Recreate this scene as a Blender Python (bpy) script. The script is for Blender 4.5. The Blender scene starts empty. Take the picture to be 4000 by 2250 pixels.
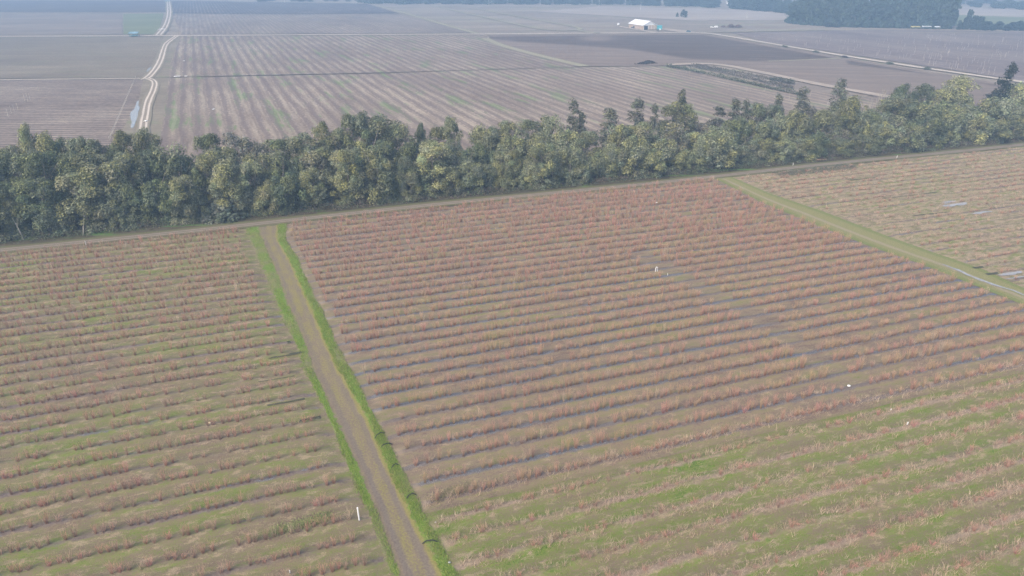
import bpy, math, random
import numpy as np

# ------------------------------------------------------------------ camera, light, exposure
F = 2667.0          # focal length in pixels of the 4000 px wide photograph
H = 55.0            # drone height
PITCH = math.radians(25.2)
sc = bpy.context.scene
COL = sc.collection
cam_d = bpy.data.cameras.new('camera'); cam = bpy.data.objects.new('camera', cam_d); COL.objects.link(cam)
cam_d.lens = 24.0; cam_d.sensor_width = 36.0; cam_d.clip_start = 0.5; cam_d.clip_end = 12000
cam.location = (0, 0, H); cam.rotation_euler = (math.pi/2 - PITCH, 0, 0)
sc.camera = cam

SUN_EL, SUN_AZ = math.radians(42), math.radians(-140)      # azimuth from +Y, clockwise
w = bpy.data.worlds.new('World'); sc.world = w; w.use_nodes = True
wt = w.node_tree; bg = wt.nodes['Background']
sky = wt.nodes.new('ShaderNodeTexSky'); sky.sky_type = 'NISHITA'; sky.sun_disc = False
sky.sun_elevation = SUN_EL; sky.sun_rotation = SUN_AZ
sky.air_density = 1.0; sky.dust_density = 4.0; sky.ozone_density = 1.0
wt.links.new(sky.outputs[0], bg.inputs[0]); bg.inputs[1].default_value = 0.112
sl = bpy.data.lights.new('sun', 'SUN'); sun = bpy.data.objects.new('sun', sl); COL.objects.link(sun)
sl.energy = 1.5; sl.angle = math.radians(25); sl.color = (1.0, 0.89, 0.76)
sun.rotation_euler = (math.pi/2 - SUN_EL, 0, math.pi - SUN_AZ)
sc.view_settings.view_transform = 'Standard'; sc.view_settings.look = 'None'
sc.view_settings.exposure = 1.07; sc.view_settings.gamma = 1.0
sc.cycles.max_bounces = 6; sc.cycles.diffuse_bounces = 4; sc.cycles.glossy_bounces = 2
sc.cycles.transmission_bounces = 3; sc.cycles.volume_bounces = 0; sc.cycles.transparent_max_bounces = 6
sc.cycles.use_denoising = True
sc.cycles.denoising_prefilter = 'NONE'; sc.cycles.use_adaptive_sampling = False
HAZE_DENSITY = 0.00070

# ------------------------------------------------------------------ geometry of the place
CP, SP = math.cos(PITCH), math.sin(PITCH)
def ray(px, py):
    dx = (px-2000)/F; dy = -(py-1125)/F
    return np.array([dx, CP+dy*SP, -SP+dy*CP])
def G(px, py, z=0.0):                       # ground point seen there
    d = ray(px, py); t = (z-H)/d[2]
    return np.array([d[0]*t, d[1]*t])
def project(P):                             # world (N,3) -> px, py, depth
    P = np.asarray(P, float); v = P - np.array([0, 0, H])
    zc = v[:, 1]*CP - v[:, 2]*SP; yc = v[:, 1]*SP + v[:, 2]*CP
    return 2000+F*v[:, 0]/zc, 1125-F*yc/zc, zc
AZ = math.radians(71.28); ROW_ANG = math.pi/2 - AZ     # heading of the planted rows
U = np.array([math.sin(AZ), math.cos(AZ)]); NV = np.array([-U[1], U[0]])
def SN(xy): xy = np.asarray(xy); return np.array([xy@U, xy@NV])
def XY(s, n): return s*U[0]+n*NV[0], s*U[1]+n*NV[1]
ROW0, ROWD = 62.86, 3.31
rng = np.random.default_rng(7); random.seed(7)

def vnoise(x, y, seed=0):                    # smooth value noise 0..1
    x = np.asarray(x, float); y = np.asarray(y, float)
    xi = np.floor(x).astype(np.int64); yi = np.floor(y).astype(np.int64); fx = x-xi; fy = y-yi
    fx = fx*fx*(3-2*fx); fy = fy*fy*(3-2*fy)
    def h(a, b):
        v = (a*374761393 + b*668265263 + seed*1442695041) & 0xffffffff
        v = ((v ^ (v >> 13))*1274126177) & 0xffffffff
        return ((v ^ (v >> 16)) & 0xffff)/65535.0
    return (h(xi, yi)*(1-fx)+h(xi+1, yi)*fx)*(1-fy)+(h(xi, yi+1)*(1-fx)+h(xi+1, yi+1)*fx)*fy

# ------------------------------------------------------------------ mesh helpers
def mesh_from(name, V, Fc, mat=None, col=None, smooth=False, uv=None):
    V = np.ascontiguousarray(V, dtype=np.float32); Fc = np.ascontiguousarray(Fc, dtype=np.int32)
    m = bpy.data.meshes.new(name); k = Fc.shape[1]
    m.vertices.add(len(V)); m.vertices.foreach_set('co', V.ravel())
    m.loops.add(Fc.size); m.loops.foreach_set('vertex_index', Fc.ravel())
    m.polygons.add(len(Fc)); m.polygons.foreach_set('loop_start', np.arange(0, Fc.size, k, dtype=np.int32))
    m.update(calc_edges=True)
    if smooth: m.polygons.foreach_set('use_smooth', np.ones(len(Fc), dtype=bool))
    if col is not None:
        a = m.color_attributes.new('col', 'FLOAT_COLOR', 'POINT')
        c = np.ones((len(V), 4), np.float32); c[:, :3] = col; a.data.foreach_set('color', c.ravel())
    if uv is not None:
        l = m.uv_layers.new(name='UVMap'); l.data.foreach_set('uv', np.ascontiguousarray(uv[Fc.ravel()], dtype=np.float32).ravel())
    if mat: m.materials.append(mat)
    return m
def link(name, data, parent=None, loc=None, rotz=0):
    o = bpy.data.objects.new(name, data); COL.objects.link(o)
    if loc is not None: o.location = loc
    o.rotation_euler = (0, 0, rotz)
    if parent: o.parent = parent
    return o
def tag(o, label=None, cat=None, group=None, kind=None):
    if label: o['label'] = label
    if cat: o['category'] = cat
    if group: o['group'] = group
    if kind: o['kind'] = kind
    return o
def thing(name, label, cat, loc, rotz=0, group=None):
    return tag(link(name, None, None, loc, rotz), label, cat, group)
class MB:                                    # mixed polygon builder for small objects
    def __init__(s): s.v = []; s.f = []
    def box(s, x0, x1, y0, y1, z0, z1, tx=0.0, ty=0.0):
        b = len(s.v)
        s.v += [(x0, y0, z0), (x1, y0, z0), (x1, y1, z0), (x0, y1, z0), (x0+tx, y0+ty, z1), (x1-tx, y0+ty, z1), (x1-tx, y1-ty, z1), (x0+tx, y1-ty, z1)]
        s.f += [tuple(b+i for i in q) for q in ((0, 3, 2, 1), (4, 5, 6, 7), (0, 1, 5, 4), (1, 2, 6, 5), (2, 3, 7, 6), (3, 0, 4, 7))]
        return s
    def tube(s, pts, rad, n=6, caps=True):
        pts = [np.array(p, float) for p in pts]; b = len(s.v)
        rad = [rad]*len(pts) if np.isscalar(rad) else rad
        for i, p in enumerate(pts):
            d = pts[min(i+1, len(pts)-1)]-pts[max(i-1, 0)]; d = d/(np.linalg.norm(d)+1e-9)
            a = np.cross(d, (0.31, 0.95, 0.02)); a /= np.linalg.norm(a); c = np.cross(d, a)
            for k in range(n):
                t = 2*math.pi*k/n; s.v.append(tuple(p+rad[i]*(math.cos(t)*a+math.sin(t)*c)))
        for i in range(len(pts)-1):
            for k in range(n):
                k2 = (k+1) % n; s.f.append((b+i*n+k, b+i*n+k2, b+(i+1)*n+k2, b+(i+1)*n+k))
        if caps:
            s.f.append(tuple(b+k for k in range(n))[::-1]); s.f.append(tuple(b+(len(pts)-1)*n+k for k in range(n)))
        return s
    def prism(s, poly, y0, y1):              # polygon in xz pulled along y
        b = len(s.v); n = len(poly)
        s.v += [(p[0], y0, p[1]) for p in poly]+[(p[0], y1, p[1]) for p in poly]
        s.f.append(tuple(b+i for i in range(n))); s.f.append(tuple(b+n+i for i in range(n))[::-1])
        for i in range(n):
            j = (i+1) % n; s.f.append((b+i, b+n+i, b+n+j, b+j))
        return s
    def wheel(s, x, y, z, r, wd, n=14):
        return s.tube([(x, y-wd/2, z), (x, y+wd/2, z)], r, n)
    def data(s, name, mat, bevel=0):
        m = bpy.data.meshes.new(name); m.from_pydata([tuple(map(float, v)) for v in s.v], [], s.f); m.update()
        if mat: m.materials.append(mat)
        return m
    def build(s, name, mat, parent=None, loc=None, rotz=0, bevel=0):
        o = link(name, s.data(name, mat), parent, loc, rotz)
        if bevel:
            b = o.modifiers.new('bevel', 'BEVEL'); b.width = bevel; b.segments = 2; b.limit_method = 'ANGLE'
        return o

# ------------------------------------------------------------------ node helpers
class NT:
    def __init__(s, name):
        s.m = bpy.data.materials.new(name); s.m.use_nodes = True; s.t = s.m.node_tree
        s.t.nodes.clear(); s.out = s.t.nodes.new('ShaderNodeOutputMaterial')
    def node(s, typ, **kw):
        n = s.t.nodes.new(typ)
        for k, v in kw.items(): setattr(n, k, v)
        return n
    def put(s, sock, v):
        if hasattr(v, 'is_linked') or hasattr(v, 'links'): s.t.links.new(v, sock)
        elif v is not None:
            if isinstance(v, tuple) and len(v) == 3 and sock.type == 'RGBA': v = v+(1.0,)
            sock.default_value = v
    def math(s, op, a, b=None, c=None, clamp=False):
        n = s.node('ShaderNodeMath', operation=op, use_clamp=clamp); s.put(n.inputs[0], a)
        if b is not None: s.put(n.inputs[1], b)
        if c is not None: s.put(n.inputs[2], c)
        return n.outputs[0]
    def mul(s, a, b): return s.math('MULTIPLY', a, b)
    def add(s, a, b): return s.math('ADD', a, b)
    def sub(s, a, b): return s.math('SUBTRACT', a, b)
    def step(s, v, lo, hi, a=0.0, b=1.0):
        n = s.node('ShaderNodeMapRange', interpolation_type='SMOOTHSTEP', clamp=True)
        for i, x in enumerate((v, lo, hi, a, b)): s.put(n.inputs[i], x)
        return n.outputs[0]
    def mix(s, f, a, b, blend='MIX'):
        n = s.node('ShaderNodeMix', data_type='RGBA', blend_type=blend); s.put(n.inputs[0], f); s.put(n.inputs[6], a); s.put(n.inputs[7], b)
        return n.outputs[2]
    def pos(s, uv=False):
        n = s.node('ShaderNodeTexCoord'); return n.outputs['UV' if uv else 'Object']
    def sep(s, v):
        n = s.node('ShaderNodeSeparateXYZ'); s.put(n.inputs[0], v); return n.outputs
    def scale(s, v, x, y, z=1.0):
        n = s.node('ShaderNodeVectorMath', operation='MULTIPLY'); s.put(n.inputs[0], v); n.inputs[1].default_value = (x, y, z); return n.outputs[0]
    def noise(s, v, sc_, det=3.0, rough=0.55, off=0.0):
        if off:
            a = s.node('ShaderNodeVectorMath', operation='ADD'); s.put(a.inputs[0], v); a.inputs[1].default_value = (off, off*1.7, 0); v = a.outputs[0]
        n = s.node('ShaderNodeTexNoise'); s.put(n.inputs['Vector'], v); n.inputs['Scale'].default_value = sc_
        n.inputs['Detail'].default_value = det; n.inputs['Roughness'].default_value = rough
        return n.outputs[0]
    def ramp(s, f, stops):
        n = s.node('ShaderNodeValToRGB'); s.put(n.inputs[0], f); e = n.color_ramp.elements
        while len(e) < len(stops): e.new(0.5)
        for i, (p, c) in enumerate(stops): e[i].position = p; e[i].color = tuple(c)+(1.0,)
        return n.outputs[0]
    def attr(s, name='col'):
        n = s.node('ShaderNodeAttribute', attribute_name=name); return n.outputs['Color'], n.outputs['Fac']
    def bsdf(s, col, rough=0.9, spec=0.2, bump=None, bs=0.5, bd=0.1, metal=0.0):
        n = s.node('ShaderNodeBsdfPrincipled'); s.put(n.inputs['Base Color'], col); s.put(n.inputs['Roughness'], rough)
        s.put(n.inputs['Specular IOR Level'], spec); s.put(n.inputs['Metallic'], metal)
        if bump is not None:
            b = s.node('ShaderNodeBump'); b.inputs['Strength'].default_value = bs; b.inputs['Distance'].default_value = bd
            s.put(b.inputs['Height'], bump); s.t.links.new(b.outputs[0], n.inputs['Normal'])
        s.t.links.new(n.outputs[0], s.out.inputs[0]); return s.m

def m_plain(name, col, rough=0.6, spec=0.3, var=0.25, scl=3.0):
    t = NT(name); p = t.pos(); f = t.noise(p, scl, 5, 0.6)
    c0 = tuple(x*(1-var) for x in col); c1 = tuple(min(1, x*(1+var)) for x in col)
    return t.bsdf(t.ramp(f, [(0.3, c0), (0.7, c1)]), rough, spec)

# near field: planted beds with torn plastic mulch, grassed alleys
def m_near_field(name, green, straw, plastic, seed, wobble=0.9, broken=0.0):
    t = NT(name); p = t.pos(); xs = t.sep(p)
    wob = t.noise(p, 0.9, 3, 0.6, seed)
    ph = t.math('FRACT', t.add(t.mul(t.sub(xs[1], ROW0), 1/ROWD), 0.5))
    d = t.mul(t.math('ABSOLUTE', t.sub(ph, 0.5)), ROWD)
    d = t.add(d, t.mul(t.sub(wob, 0.5), wobble))
    bed = t.step(d, 0.56, 0.24)
    if broken:
        bk = t.noise(t.scale(p, 0.06, 0.30), 1.0, 4, 0.6, seed+50); bed = t.mul(bed, t.step(bk, 0.42+broken*0.1, 0.56+broken*0.1, 0.15, 1.0))
    big = t.noise(t.scale(p, 0.05, 0.09), 1.0, 3, 0.55, seed+3)
    strk = t.noise(t.scale(p, 0.22, 0.75), 1.0, 5, 0.62, seed+9)
    fine = t.noise(t.scale(p, 2.6, 3.6), 1.0, 5, 0.72, seed+5)
    grain = t.noise(p, 11.0, 3, 0.7, seed+1)
    f = t.add(t.add(t.mul(strk, 0.65), t.mul(fine, 0.55)), t.mul(big, 0.4))       # ~0.8 mean
    f = t.add(f, t.mul(t.sub(grain, 0.5), 0.75))
    f = t.sub(f, 0.29 if green > 0.92 else (0.33 if green > 0.7 else (0.345 if green > 0.6 else 0.375)))
    f = t.add(t.mul(t.sub(f, 0.5), 1.25), 0.5)
    alley = t.ramp(f, [(0.22, (0.155, 0.115, 0.082)), (0.36, (0.215, 0.170, 0.115)), (0.47, (0.185, 0.172, 0.082)),
                       (0.57, (0.175, 0.195, 0.062)), (0.68, (0.140, 0.205, 0.036)), (0.82, (0.070, 0.115, 0.026))] if green > 0.5 else
                      [(0.20, (0.150, 0.108, 0.085)), (0.36, (0.235, 0.180, 0.130)), (0.48, (0.225, 0.190, 0.110)),
                       (0.60, (0.185, 0.185, 0.070)), (0.74, (0.130, 0.180, 0.038))])
    # straw along the alley margins
    st = t.noise(t.scale(p, 0.45, 1.1), 1.0, 5, 0.7, seed+21)
    sm = t.step(t.add(st, t.mul(t.sub(grain, 0.5), 0.4)), 0.62-straw*0.2, 0.72-straw*0.2)
    alley = t.mix(t.mul(sm, 0.8), alley, t.ramp(grain, [(0.3, (0.24, 0.185, 0.125)), (0.7, (0.42, 0.34, 0.23))]))
    soil = t.ramp(t.add(t.mul(fine, 0.6), t.mul(grain, 0.4)), [(0.3, (0.085, 0.065, 0.058)), (0.5, (0.175, 0.140, 0.120)), (0.7, (0.27, 0.215, 0.175))] if plastic > 0 else [(0.3, (0.15, 0.115, 0.085)), (0.5, (0.27, 0.21, 0.155)), (0.7, (0.40, 0.32, 0.23))])
    pm = t.noise(t.scale(p, 0.55, 1.4), 1.0, 4, 0.65, seed+31)
    pm = t.step(t.add(pm, t.mul(t.sub(big, 0.5), 0.5)), 0.62-plastic*0.28, 0.68-plastic*0.28)
    pr_ = t.node('ShaderNodeTexWhiteNoise', noise_dimensions='1D'); t.put(pr_.inputs['W'], t.math('FLOOR', t.add(t.mul(t.sub(xs[1], ROW0), 1/ROWD), 0.5)))
    pm = t.mul(pm, t.step(pr_.outputs[0], 0.0, 0.55, 0.25, 1.0)); pm = t.mul(pm, t.step(t.noise(t.scale(p, 0.07, 0.3), 1.0, 3, 0.6, seed+90), 0.40, 0.54, 0.12, 1.0))
    pm = t.mul(pm, t.step(xs[1], 142.0, 96.0, 0.35, 1.0)); pm = t.mul(pm, t.step(t.add(xs[1], t.add(t.mul(strk, 8.0), t.mul(xs[0], 0.05))), 63.0, 69.0, 0.15, 1.0))
    pcol = t.ramp(grain, [(0.30, (0.040, 0.040, 0.044)), (0.48, (0.095, 0.096, 0.104)), (0.60, (0.20, 0.205, 0.22)), (0.72, (0.46, 0.47, 0.49))])
    bedc = t.mix(pm, soil, pcol)
    c = t.mix(bed, alley, bedc)
    # bare pale earth where the beds end beside the track
    _, e = t.attr('edge')
    em = t.mul(t.step(e, 0.35, 0.8), t.step(t.add(d, t.mul(t.sub(fine, 0.5), 1.0)), 1.2, 0.5))
    em = t.mul(em, t.step(t.noise(p, 0.35, 3, 0.6, seed+77), 0.45, 0.62)); c = t.mix(t.mul(em, 0.55), c, t.ramp(grain, [(0.3, (0.27, 0.205, 0.135)), (0.7, (0.46, 0.37, 0.26))]))
    pl = t.mul(bed, pm)
    return t.bsdf(c, t.add(0.95, t.mul(pl, -0.55)), t.add(0.1, t.mul(pl, 0.5)), t.add(t.mul(fine, 0.5), t.mul(grain, 0.5)), 0.9, 0.16)

# distant field: streaks along local x, rows of the given spacing
def m_far_field(name, cols, spacing, row_c, row_s, green=0.0, seed=0, sx=0.02, sy=0.5, patch=None):
    t = NT(name); p = t.pos(); xs = t.sep(p)
    strk = t.noise(t.scale(p, sx, sy), 1.0, 5, 0.65, seed+2)
    big = t.noise(t.scale(p, 0.6, 1.6), 0.013, 6, 0.65, seed+7)
    fine = t.noise(t.scale(p, 0.5, 0.9), 1.0, 4, 0.7, seed+4)
    f = t.add(t.add(t.mul(strk, 0.6), t.mul(fine, 0.65)), t.mul(big, 0.7)); f = t.sub(f, 0.475)
    c = t.ramp(f, cols)
    if green:
        gm = t.noise(t.scale(p, 0.022, 0.10), 1.0, 4, 0.6, seed+13)
        g2 = t.mul(t.step(t.add(gm, t.mul(t.sub(strk, 0.5), 0.6)), 0.56, 0.66), green)
        c = t.mix(g2, c, (0.10, 0.20, 0.045))
    if spacing:
        wob = t.noise(t.scale(p, 0.04, 0.3), 1.0, 3, 0.5, seed+17)
        ph = t.math('FRACT', t.add(t.mul(xs[1], 1/spacing), t.mul(wob, 0.5)))
        d = t.mul(t.math('ABSOLUTE', t.sub(ph, 0.5)), 2.0)
        dm = t.mul(t.step(t.add(d, t.mul(t.sub(fine, 0.5), 0.9)), 0.45, 0.2), row_s)
        c = t.mix(dm, c, row_c)
        hh_ = t.mul(t.math('ABSOLUTE', t.sub(t.math('FRACT', t.add(t.mul(xs[1], 2.0/spacing), t.mul(wob, 0.8))), 0.5)), 2.0); c = t.mix(t.mul(t.step(t.add(hh_, t.mul(t.sub(fine, 0.5), 1.2)), 0.35, 0.1), 0.45*row_s), c, row_c)
        lm = t.mul(t.mul(t.step(t.add(d, t.mul(t.sub(strk, 0.5), 1.1)), 0.72, 0.92), row_s), 0.7)
        lm = t.mul(lm, t.step(big, 0.40, 0.62, 0.25, 1.0)); c = t.mix(lm, c, (0.36, 0.31, 0.24))
    return t.bsdf(c, 0.95, 0.1, fine, 0.5, 0.3)

def m_verge_strip(name, ground, ruts, center, edge, rut_pos=(0.33, 0.67), rut_w=0.09, seed=0):
    # u across the strip, v metres along
    t = NT(name); uv = t.sep(t.pos(True)); p = t.pos()
    n1 = t.noise(p, 0.6, 4, 0.65, seed); n2 = t.noise(p, 5.0, 4, 0.7, seed+4)
    u = t.add(uv[0], t.mul(t.sub(n1, 0.5), 0.10))
    c = t.mix(t.step(n2, 0.35, 0.65), tuple(x*0.8 for x in center), tuple(x*1.2 for x in center))
    rc = t.mix(t.step(n2, 0.35, 0.65), tuple(x*0.82 for x in ruts), tuple(x*1.15 for x in ruts))
    for rp in rut_pos:
        a = t.math('ABSOLUTE', t.sub(u, rp)); a = t.add(a, t.mul(t.sub(n2, 0.5), 0.10))
        c = t.mix(t.step(a, rut_w*1.5, rut_w*0.6), c, rc)
    ec = t.mix(t.step(n2, 0.35, 0.65), tuple(x*0.75 for x in edge), tuple(x*1.25 for x in edge))
    a = t.math('ABSOLUTE', t.sub(u, 0.5)); a = t.add(a, t.mul(t.sub(n2, 0.5), 0.16))
    c = t.mix(t.step(a, 0.27, 0.40), c, ec)
    return t.bsdf(c, 0.95, 0.1, n2, 0.6, 0.12)

LEAF = None
def m_leaf():
    t = NT('foliage'); a, _ = t.attr('col'); oi = t.node('ShaderNodeObjectInfo')
    c = t.mix(1.0, oi.outputs['Color'], a, 'MULTIPLY')
    d = t.node('ShaderNodeBsdfPrincipled'); t.put(d.inputs['Base Color'], c); d.inputs['Roughness'].default_value = 0.55; d.inputs['Specular IOR Level'].default_value = 0.35
    tr = t.node('ShaderNodeBsdfTranslucent'); t.put(tr.inputs[0], c)
    mx = t.node('ShaderNodeMixShader'); mx.inputs[0].default_value = 0.35
    t.t.links.new(d.outputs[0], mx.inputs[1]); t.t.links.new(tr.outputs[0], mx.inputs[2]); t.t.links.new(mx.outputs[0], t.out.inputs[0])
    return t.m
def m_attr(name, rough=0.85, tr=0.0):
    t = NT(name); a, _ = t.attr('col')
    return t.bsdf(a, rough, 0.15)
LEAF = m_leaf(); TWIG = m_attr('bare twigs'); BLADE = m_attr('grass blades', 0.7)
def m_bark():
    t = NT('bark'); p = t.pos(); f = t.noise(t.scale(p, 3, 3, 0.8), 1.0, 5, 0.7)
    return t.bsdf(t.ramp(f, [(0.3, (0.13, 0.11, 0.09)), (0.6, (0.30, 0.27, 0.23)), (0.75, (0.42, 0.39, 0.34))]), 0.9, 0.1, f, 0.6, 0.05)
BARK = m_bark()

# ------------------------------------------------------------------ track outlines traced on the ground (s, n)
def sn_line(px): return np.array([SN(G(x, y)) for x, y in px])
def line_fn(px):
    q = sn_line(px); q = q[np.argsort(q[:, 1])]
    lo, hi = q[0], q[-1]; k = min(4, len(q)-1)
    sl0 = (q[k, 0]-q[0, 0])/(q[k, 1]-q[0, 1])
    def f(n):
        n = np.asarray(n, float); r = np.interp(n, q[:, 1], q[:, 0])
        return np.where(n < lo[1], lo[0]+(n-lo[1])*sl0, r)
    return f
TLO = line_fn([(962, 902), (1003, 1000), (1045, 1098), (1078, 1181), (1106, 1250), (1157, 1347), (1190, 1446), (1290, 1650), (1373, 1857), (1447, 2023), (1489, 2147), (1526, 2246)])
TLI = line_fn([(1008, 902), (1050, 1000), (1093, 1098), (1118, 1181), (1150, 1250), (1192, 1347), (1224, 1446), (1316, 1650), (1412, 1857), (1478, 2023), (1524, 2147), (1561, 2246)])
TRI = line_fn([(1090, 887), (1084, 933), (1132, 1016), (1169, 1098), (1227, 1223), (1277, 1347), (1326, 1446), (1443, 1650), (1495, 1774), (1553, 1898), (1612, 2023), (1676, 2140), (1729, 2246)])
TRO = line_fn([(1121, 887), (1113, 933), (1166, 1016), (1200, 1098), (1262, 1223), (1316, 1347), (1370, 1446), (1478, 1650), (1543, 1774), (1606, 1898), (1660, 2023), (1730, 2140), (1790, 2246)])
RTL = line_fn([(2798, 700), (2985, 795), (3190, 880), (3400, 963), (3610, 1036), (3815, 1118), (4000, 1192)])
RTR = line_fn([(2870, 697), (3010, 757), (3220, 828), (3425, 907), (3630, 981), (3840, 1052), (4000, 1126)])
NROAD0, NROAD1 = 161.6, 166.6

def rowdist(n):
    ph = (n-ROW0)/ROWD+0.5; return np.abs(ph-np.floor(ph)-0.5)*ROWD
def field_grid(name, Lf, Rf, n0, n1, ds, dn, mat, bedh=0.22, edge_left=True):
    ns = np.arange(n0, n1+dn*0.5, dn); wmax = float(np.max(Rf(ns)-Lf(ns))); k = int(wmax/ds)+2
    tt = np.linspace(0, 1, k); NN, T = np.meshgrid(ns, tt, indexing='ij')
    L = Lf(NN); R = Rf(NN); S = L+(R-L)*T
    d = rowdist(NN+0.25*(vnoise(S*0.7, NN*0.7, 3)-0.5))
    hgt = bedh*np.clip(1-d/0.85, 0, 1)**0.8
    fade = np.clip((S-L-0.6)/1.2, 0, 1)*np.clip((R-S-0.6)/1.2, 0, 1)*np.clip((n1-NN-0.6)/1.0, 0, 1)
    z = hgt*fade*(0.7+0.6*vnoise(S*1.3, NN*1.3, 5))+0.07*vnoise(S*0.9, NN*1.1, 8)*fade
    V = np.stack([S, NN, z], -1).reshape(-1, 3); a = len(ns)
    i = np.arange(a-1)[:, None]*k+np.arange(k-1)[None, :]
    Fc = np.stack([i, i+1, i+k+1, i+k], -1).reshape(-1, 4)
    Fc = Fc[:, ::-1] if False else Fc
    m = mesh_from(name, V, Fc, mat, smooth=True)
    e = m.attributes.new('edge', 'FLOAT', 'POINT'); ev = np.clip(1-(S-L)/2.6, 0, 1) if edge_left else np.clip(1-(R-S)/2.6, 0, 1)*0.6
    e.data.foreach_set('value', ev.astype(np.float32).ravel())
    return tag(link(name, m, None, (0, 0, 0), ROW_ANG), kind='structure')

# ------------------------------------------------------------------ ground to the horizon
GROUND = m_far_field('pale open grassland', [(0.25, (0.17, 0.135, 0.115)), (0.5, (0.26, 0.215, 0.17)), (0.75, (0.35, 0.30, 0.235))], 0, (0, 0, 0), 0, 0.25, 3, 0.006, 0.03)
g = 2900.0
o = link('ground', mesh_from('ground', [(-g, -400, -0.35), (g, -400, -0.35), (g, 2*g, -0.35), (-g, 2*g, -0.35)], [(0, 1, 2, 3)], GROUND)); tag(o, kind='structure')

F_L = m_near_field('berry field left', 0.65, 0.42, 0.28, 11, 1.2, 0.25)
F_C = m_near_field('berry field centre', 0.4, 0.22, 0.95, 41, 0.8)
F_W = m_near_field('weedy berry field', 0.95, 0.36, 0.0, 71, 1.0, 0.05)
F_R = m_near_field('berry field right', 0.8, 0.90, 0.30, 101, 1.2, 0.5)
NW = 58.0     # beds nearer than this are overgrown
field_grid('berry_field', lambda n: 0*n-165.0, TLO, 24, NROAD0, 0.55, ROWD/10, F_L, edge_left=False)
field_grid('berry_field', TRO, RTL, NW, NROAD0, 0.55, ROWD/10, F_C)
field_grid('weedy_field', TRO, RTL, 18, NW, 0.55, ROWD/10, F_W, bedh=0.3)
field_grid('berry_field', RTR, lambda n: 0*n+330.0, 30, NROAD0, 0.8, ROWD/8, F_R, edge_left=True)

# central grass track
def strip_uv(name, cols_fn, us, ns, mat, z=0.0, zs=None):
    S = np.stack([c(ns) for c in cols_fn], 1); k = len(cols_fn)
    V = np.zeros((len(ns), k, 3)); V[..., 0] = S; V[..., 1] = ns[:, None]; V[..., 2] = z
    if zs is not None: V[..., 2] += np.array(zs)[None, :]
    uv = np.zeros((len(ns), k, 2)); uv[..., 0] = np.array(us)[None, :]; uv[..., 1] = ns[:, None]
    i = np.arange(len(ns)-1)[:, None]*k+np.arange(k-1)[None, :]
    Fc = np.stack([i, i+1, i+k+1, i+k], -1).reshape(-1, 4)
    return tag(link(name, mesh_from(name, V.reshape(-1, 3), Fc, mat, uv=uv.reshape(-1, 2), smooth=True), None, (0, 0, 0), ROW_ANG), kind='structure')
def lerp(f, g_, t): return lambda n: f(n)*(1-t)+g_(n)*t
def m_track():
    t = NT('grassy farm track'); uv = t.sep(t.pos(True)); p = t.pos(); xs = t.sep(p)
    n1 = t.noise(t.scale(p, 0.9, 0.35), 1.0, 5, 0.65, 2); n2 = t.noise(p, 4.0, 5, 0.75, 9); n3 = t.noise(t.scale(p, 0.5, 0.12), 1.0, 4, 0.6, 30)
    u = t.add(uv[0], t.mul(t.sub(n1, 0.5), 0.16))
    mud = t.ramp(t.add(t.mul(n2, 0.6), t.mul(n1, 0.4)), [(0.3, (0.145, 0.113, 0.085)), (0.55, (0.225, 0.178, 0.125)), (0.75, (0.33, 0.27, 0.19))])
    moss = t.ramp(n2, [(0.3, (0.165, 0.145, 0.050)), (0.6, (0.260, 0.235, 0.08)), (0.8, (0.22, 0.23, 0.07))])
    a = t.math('ABSOLUTE', t.sub(u, 0.50))
    mm = t.mul(t.step(t.add(a, t.mul(t.sub(n1, 0.5), 0.3)), 0.22, 0.02), t.step(t.add(n3, t.mul(t.sub(n2, 0.5), 1.5)), 0.38, 0.68))
    near = t.step(xs[1], 95.0, 60.0, 0.35, 0.75)
    c = t.mix(t.mul(mm, 0.8), mud, moss)
    # extra moss further up the track
    m2 = t.mul(t.step(t.add(n1, t.mul(t.sub(n2, 0.5), 0.8)), 0.45, 0.6), t.step(xs[1], 78.0, 112.0, 0.12, 0.62))
    c = t.mix(m2, c, moss)
    for rp, s_ in ((0.34, 1.0), (0.645, 0.75)):
        b = t.math('ABSOLUTE', t.sub(u, rp)); b = t.add(b, t.mul(t.sub(n2, 0.5), 0.06))
        c = t.mix(t.mul(t.mul(t.step(b, 0.085, 0.03), near), s_), c, t.ramp(n2, [(0.3, (0.125, 0.103, 0.092)), (0.7, (0.205, 0.172, 0.150))]))
    yl = t.math('ABSOLUTE', t.sub(u, 0.77)); c = t.mix(t.mul(t.step(yl, 0.075, 0.02), 0.7), c, t.ramp(n2, [(0.3, (0.19, 0.18, 0.04)), (0.7, (0.30, 0.27, 0.08))]))
    gr = t.ramp(n2, [(0.3, (0.095, 0.165, 0.025)), (0.7, (0.19, 0.265, 0.05))])
    rag = t.mul(t.sub(t.noise(t.scale(p, 1.1, 0.8), 1.0, 4, 0.7, 60), 0.5), 0.30); fade = t.step(t.noise(t.scale(p, 0.1, 0.10), 1.0, 2, 0.5, 70), 0.36, 0.52, 0.35, 1.0)
    ul = t.math('ABSOLUTE', t.sub(t.add(uv[0], rag), 0.11)); ur = t.math('ABSOLUTE', t.sub(t.add(uv[0], rag), 0.90))
    for uu in (ul, ur): c = t.mix(t.mul(t.step(uu, 0.13, 0.07), fade), c, gr)
    ol = t.step(t.math('ABSOLUTE', t.sub(t.add(uv[0], rag), 0.5)), 0.44, 0.52); c = t.mix(t.mul(ol, 0.8), c, t.ramp(n2, [(0.3, (0.19, 0.155, 0.10)), (0.7, (0.27, 0.24, 0.13))]))
    return t.bsdf(c, 0.95, 0.1, n2, 0.7, 0.12)
ns = np.arange(18, NROAD0+0.5, 0.8); ns[-1] = NROAD0
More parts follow.
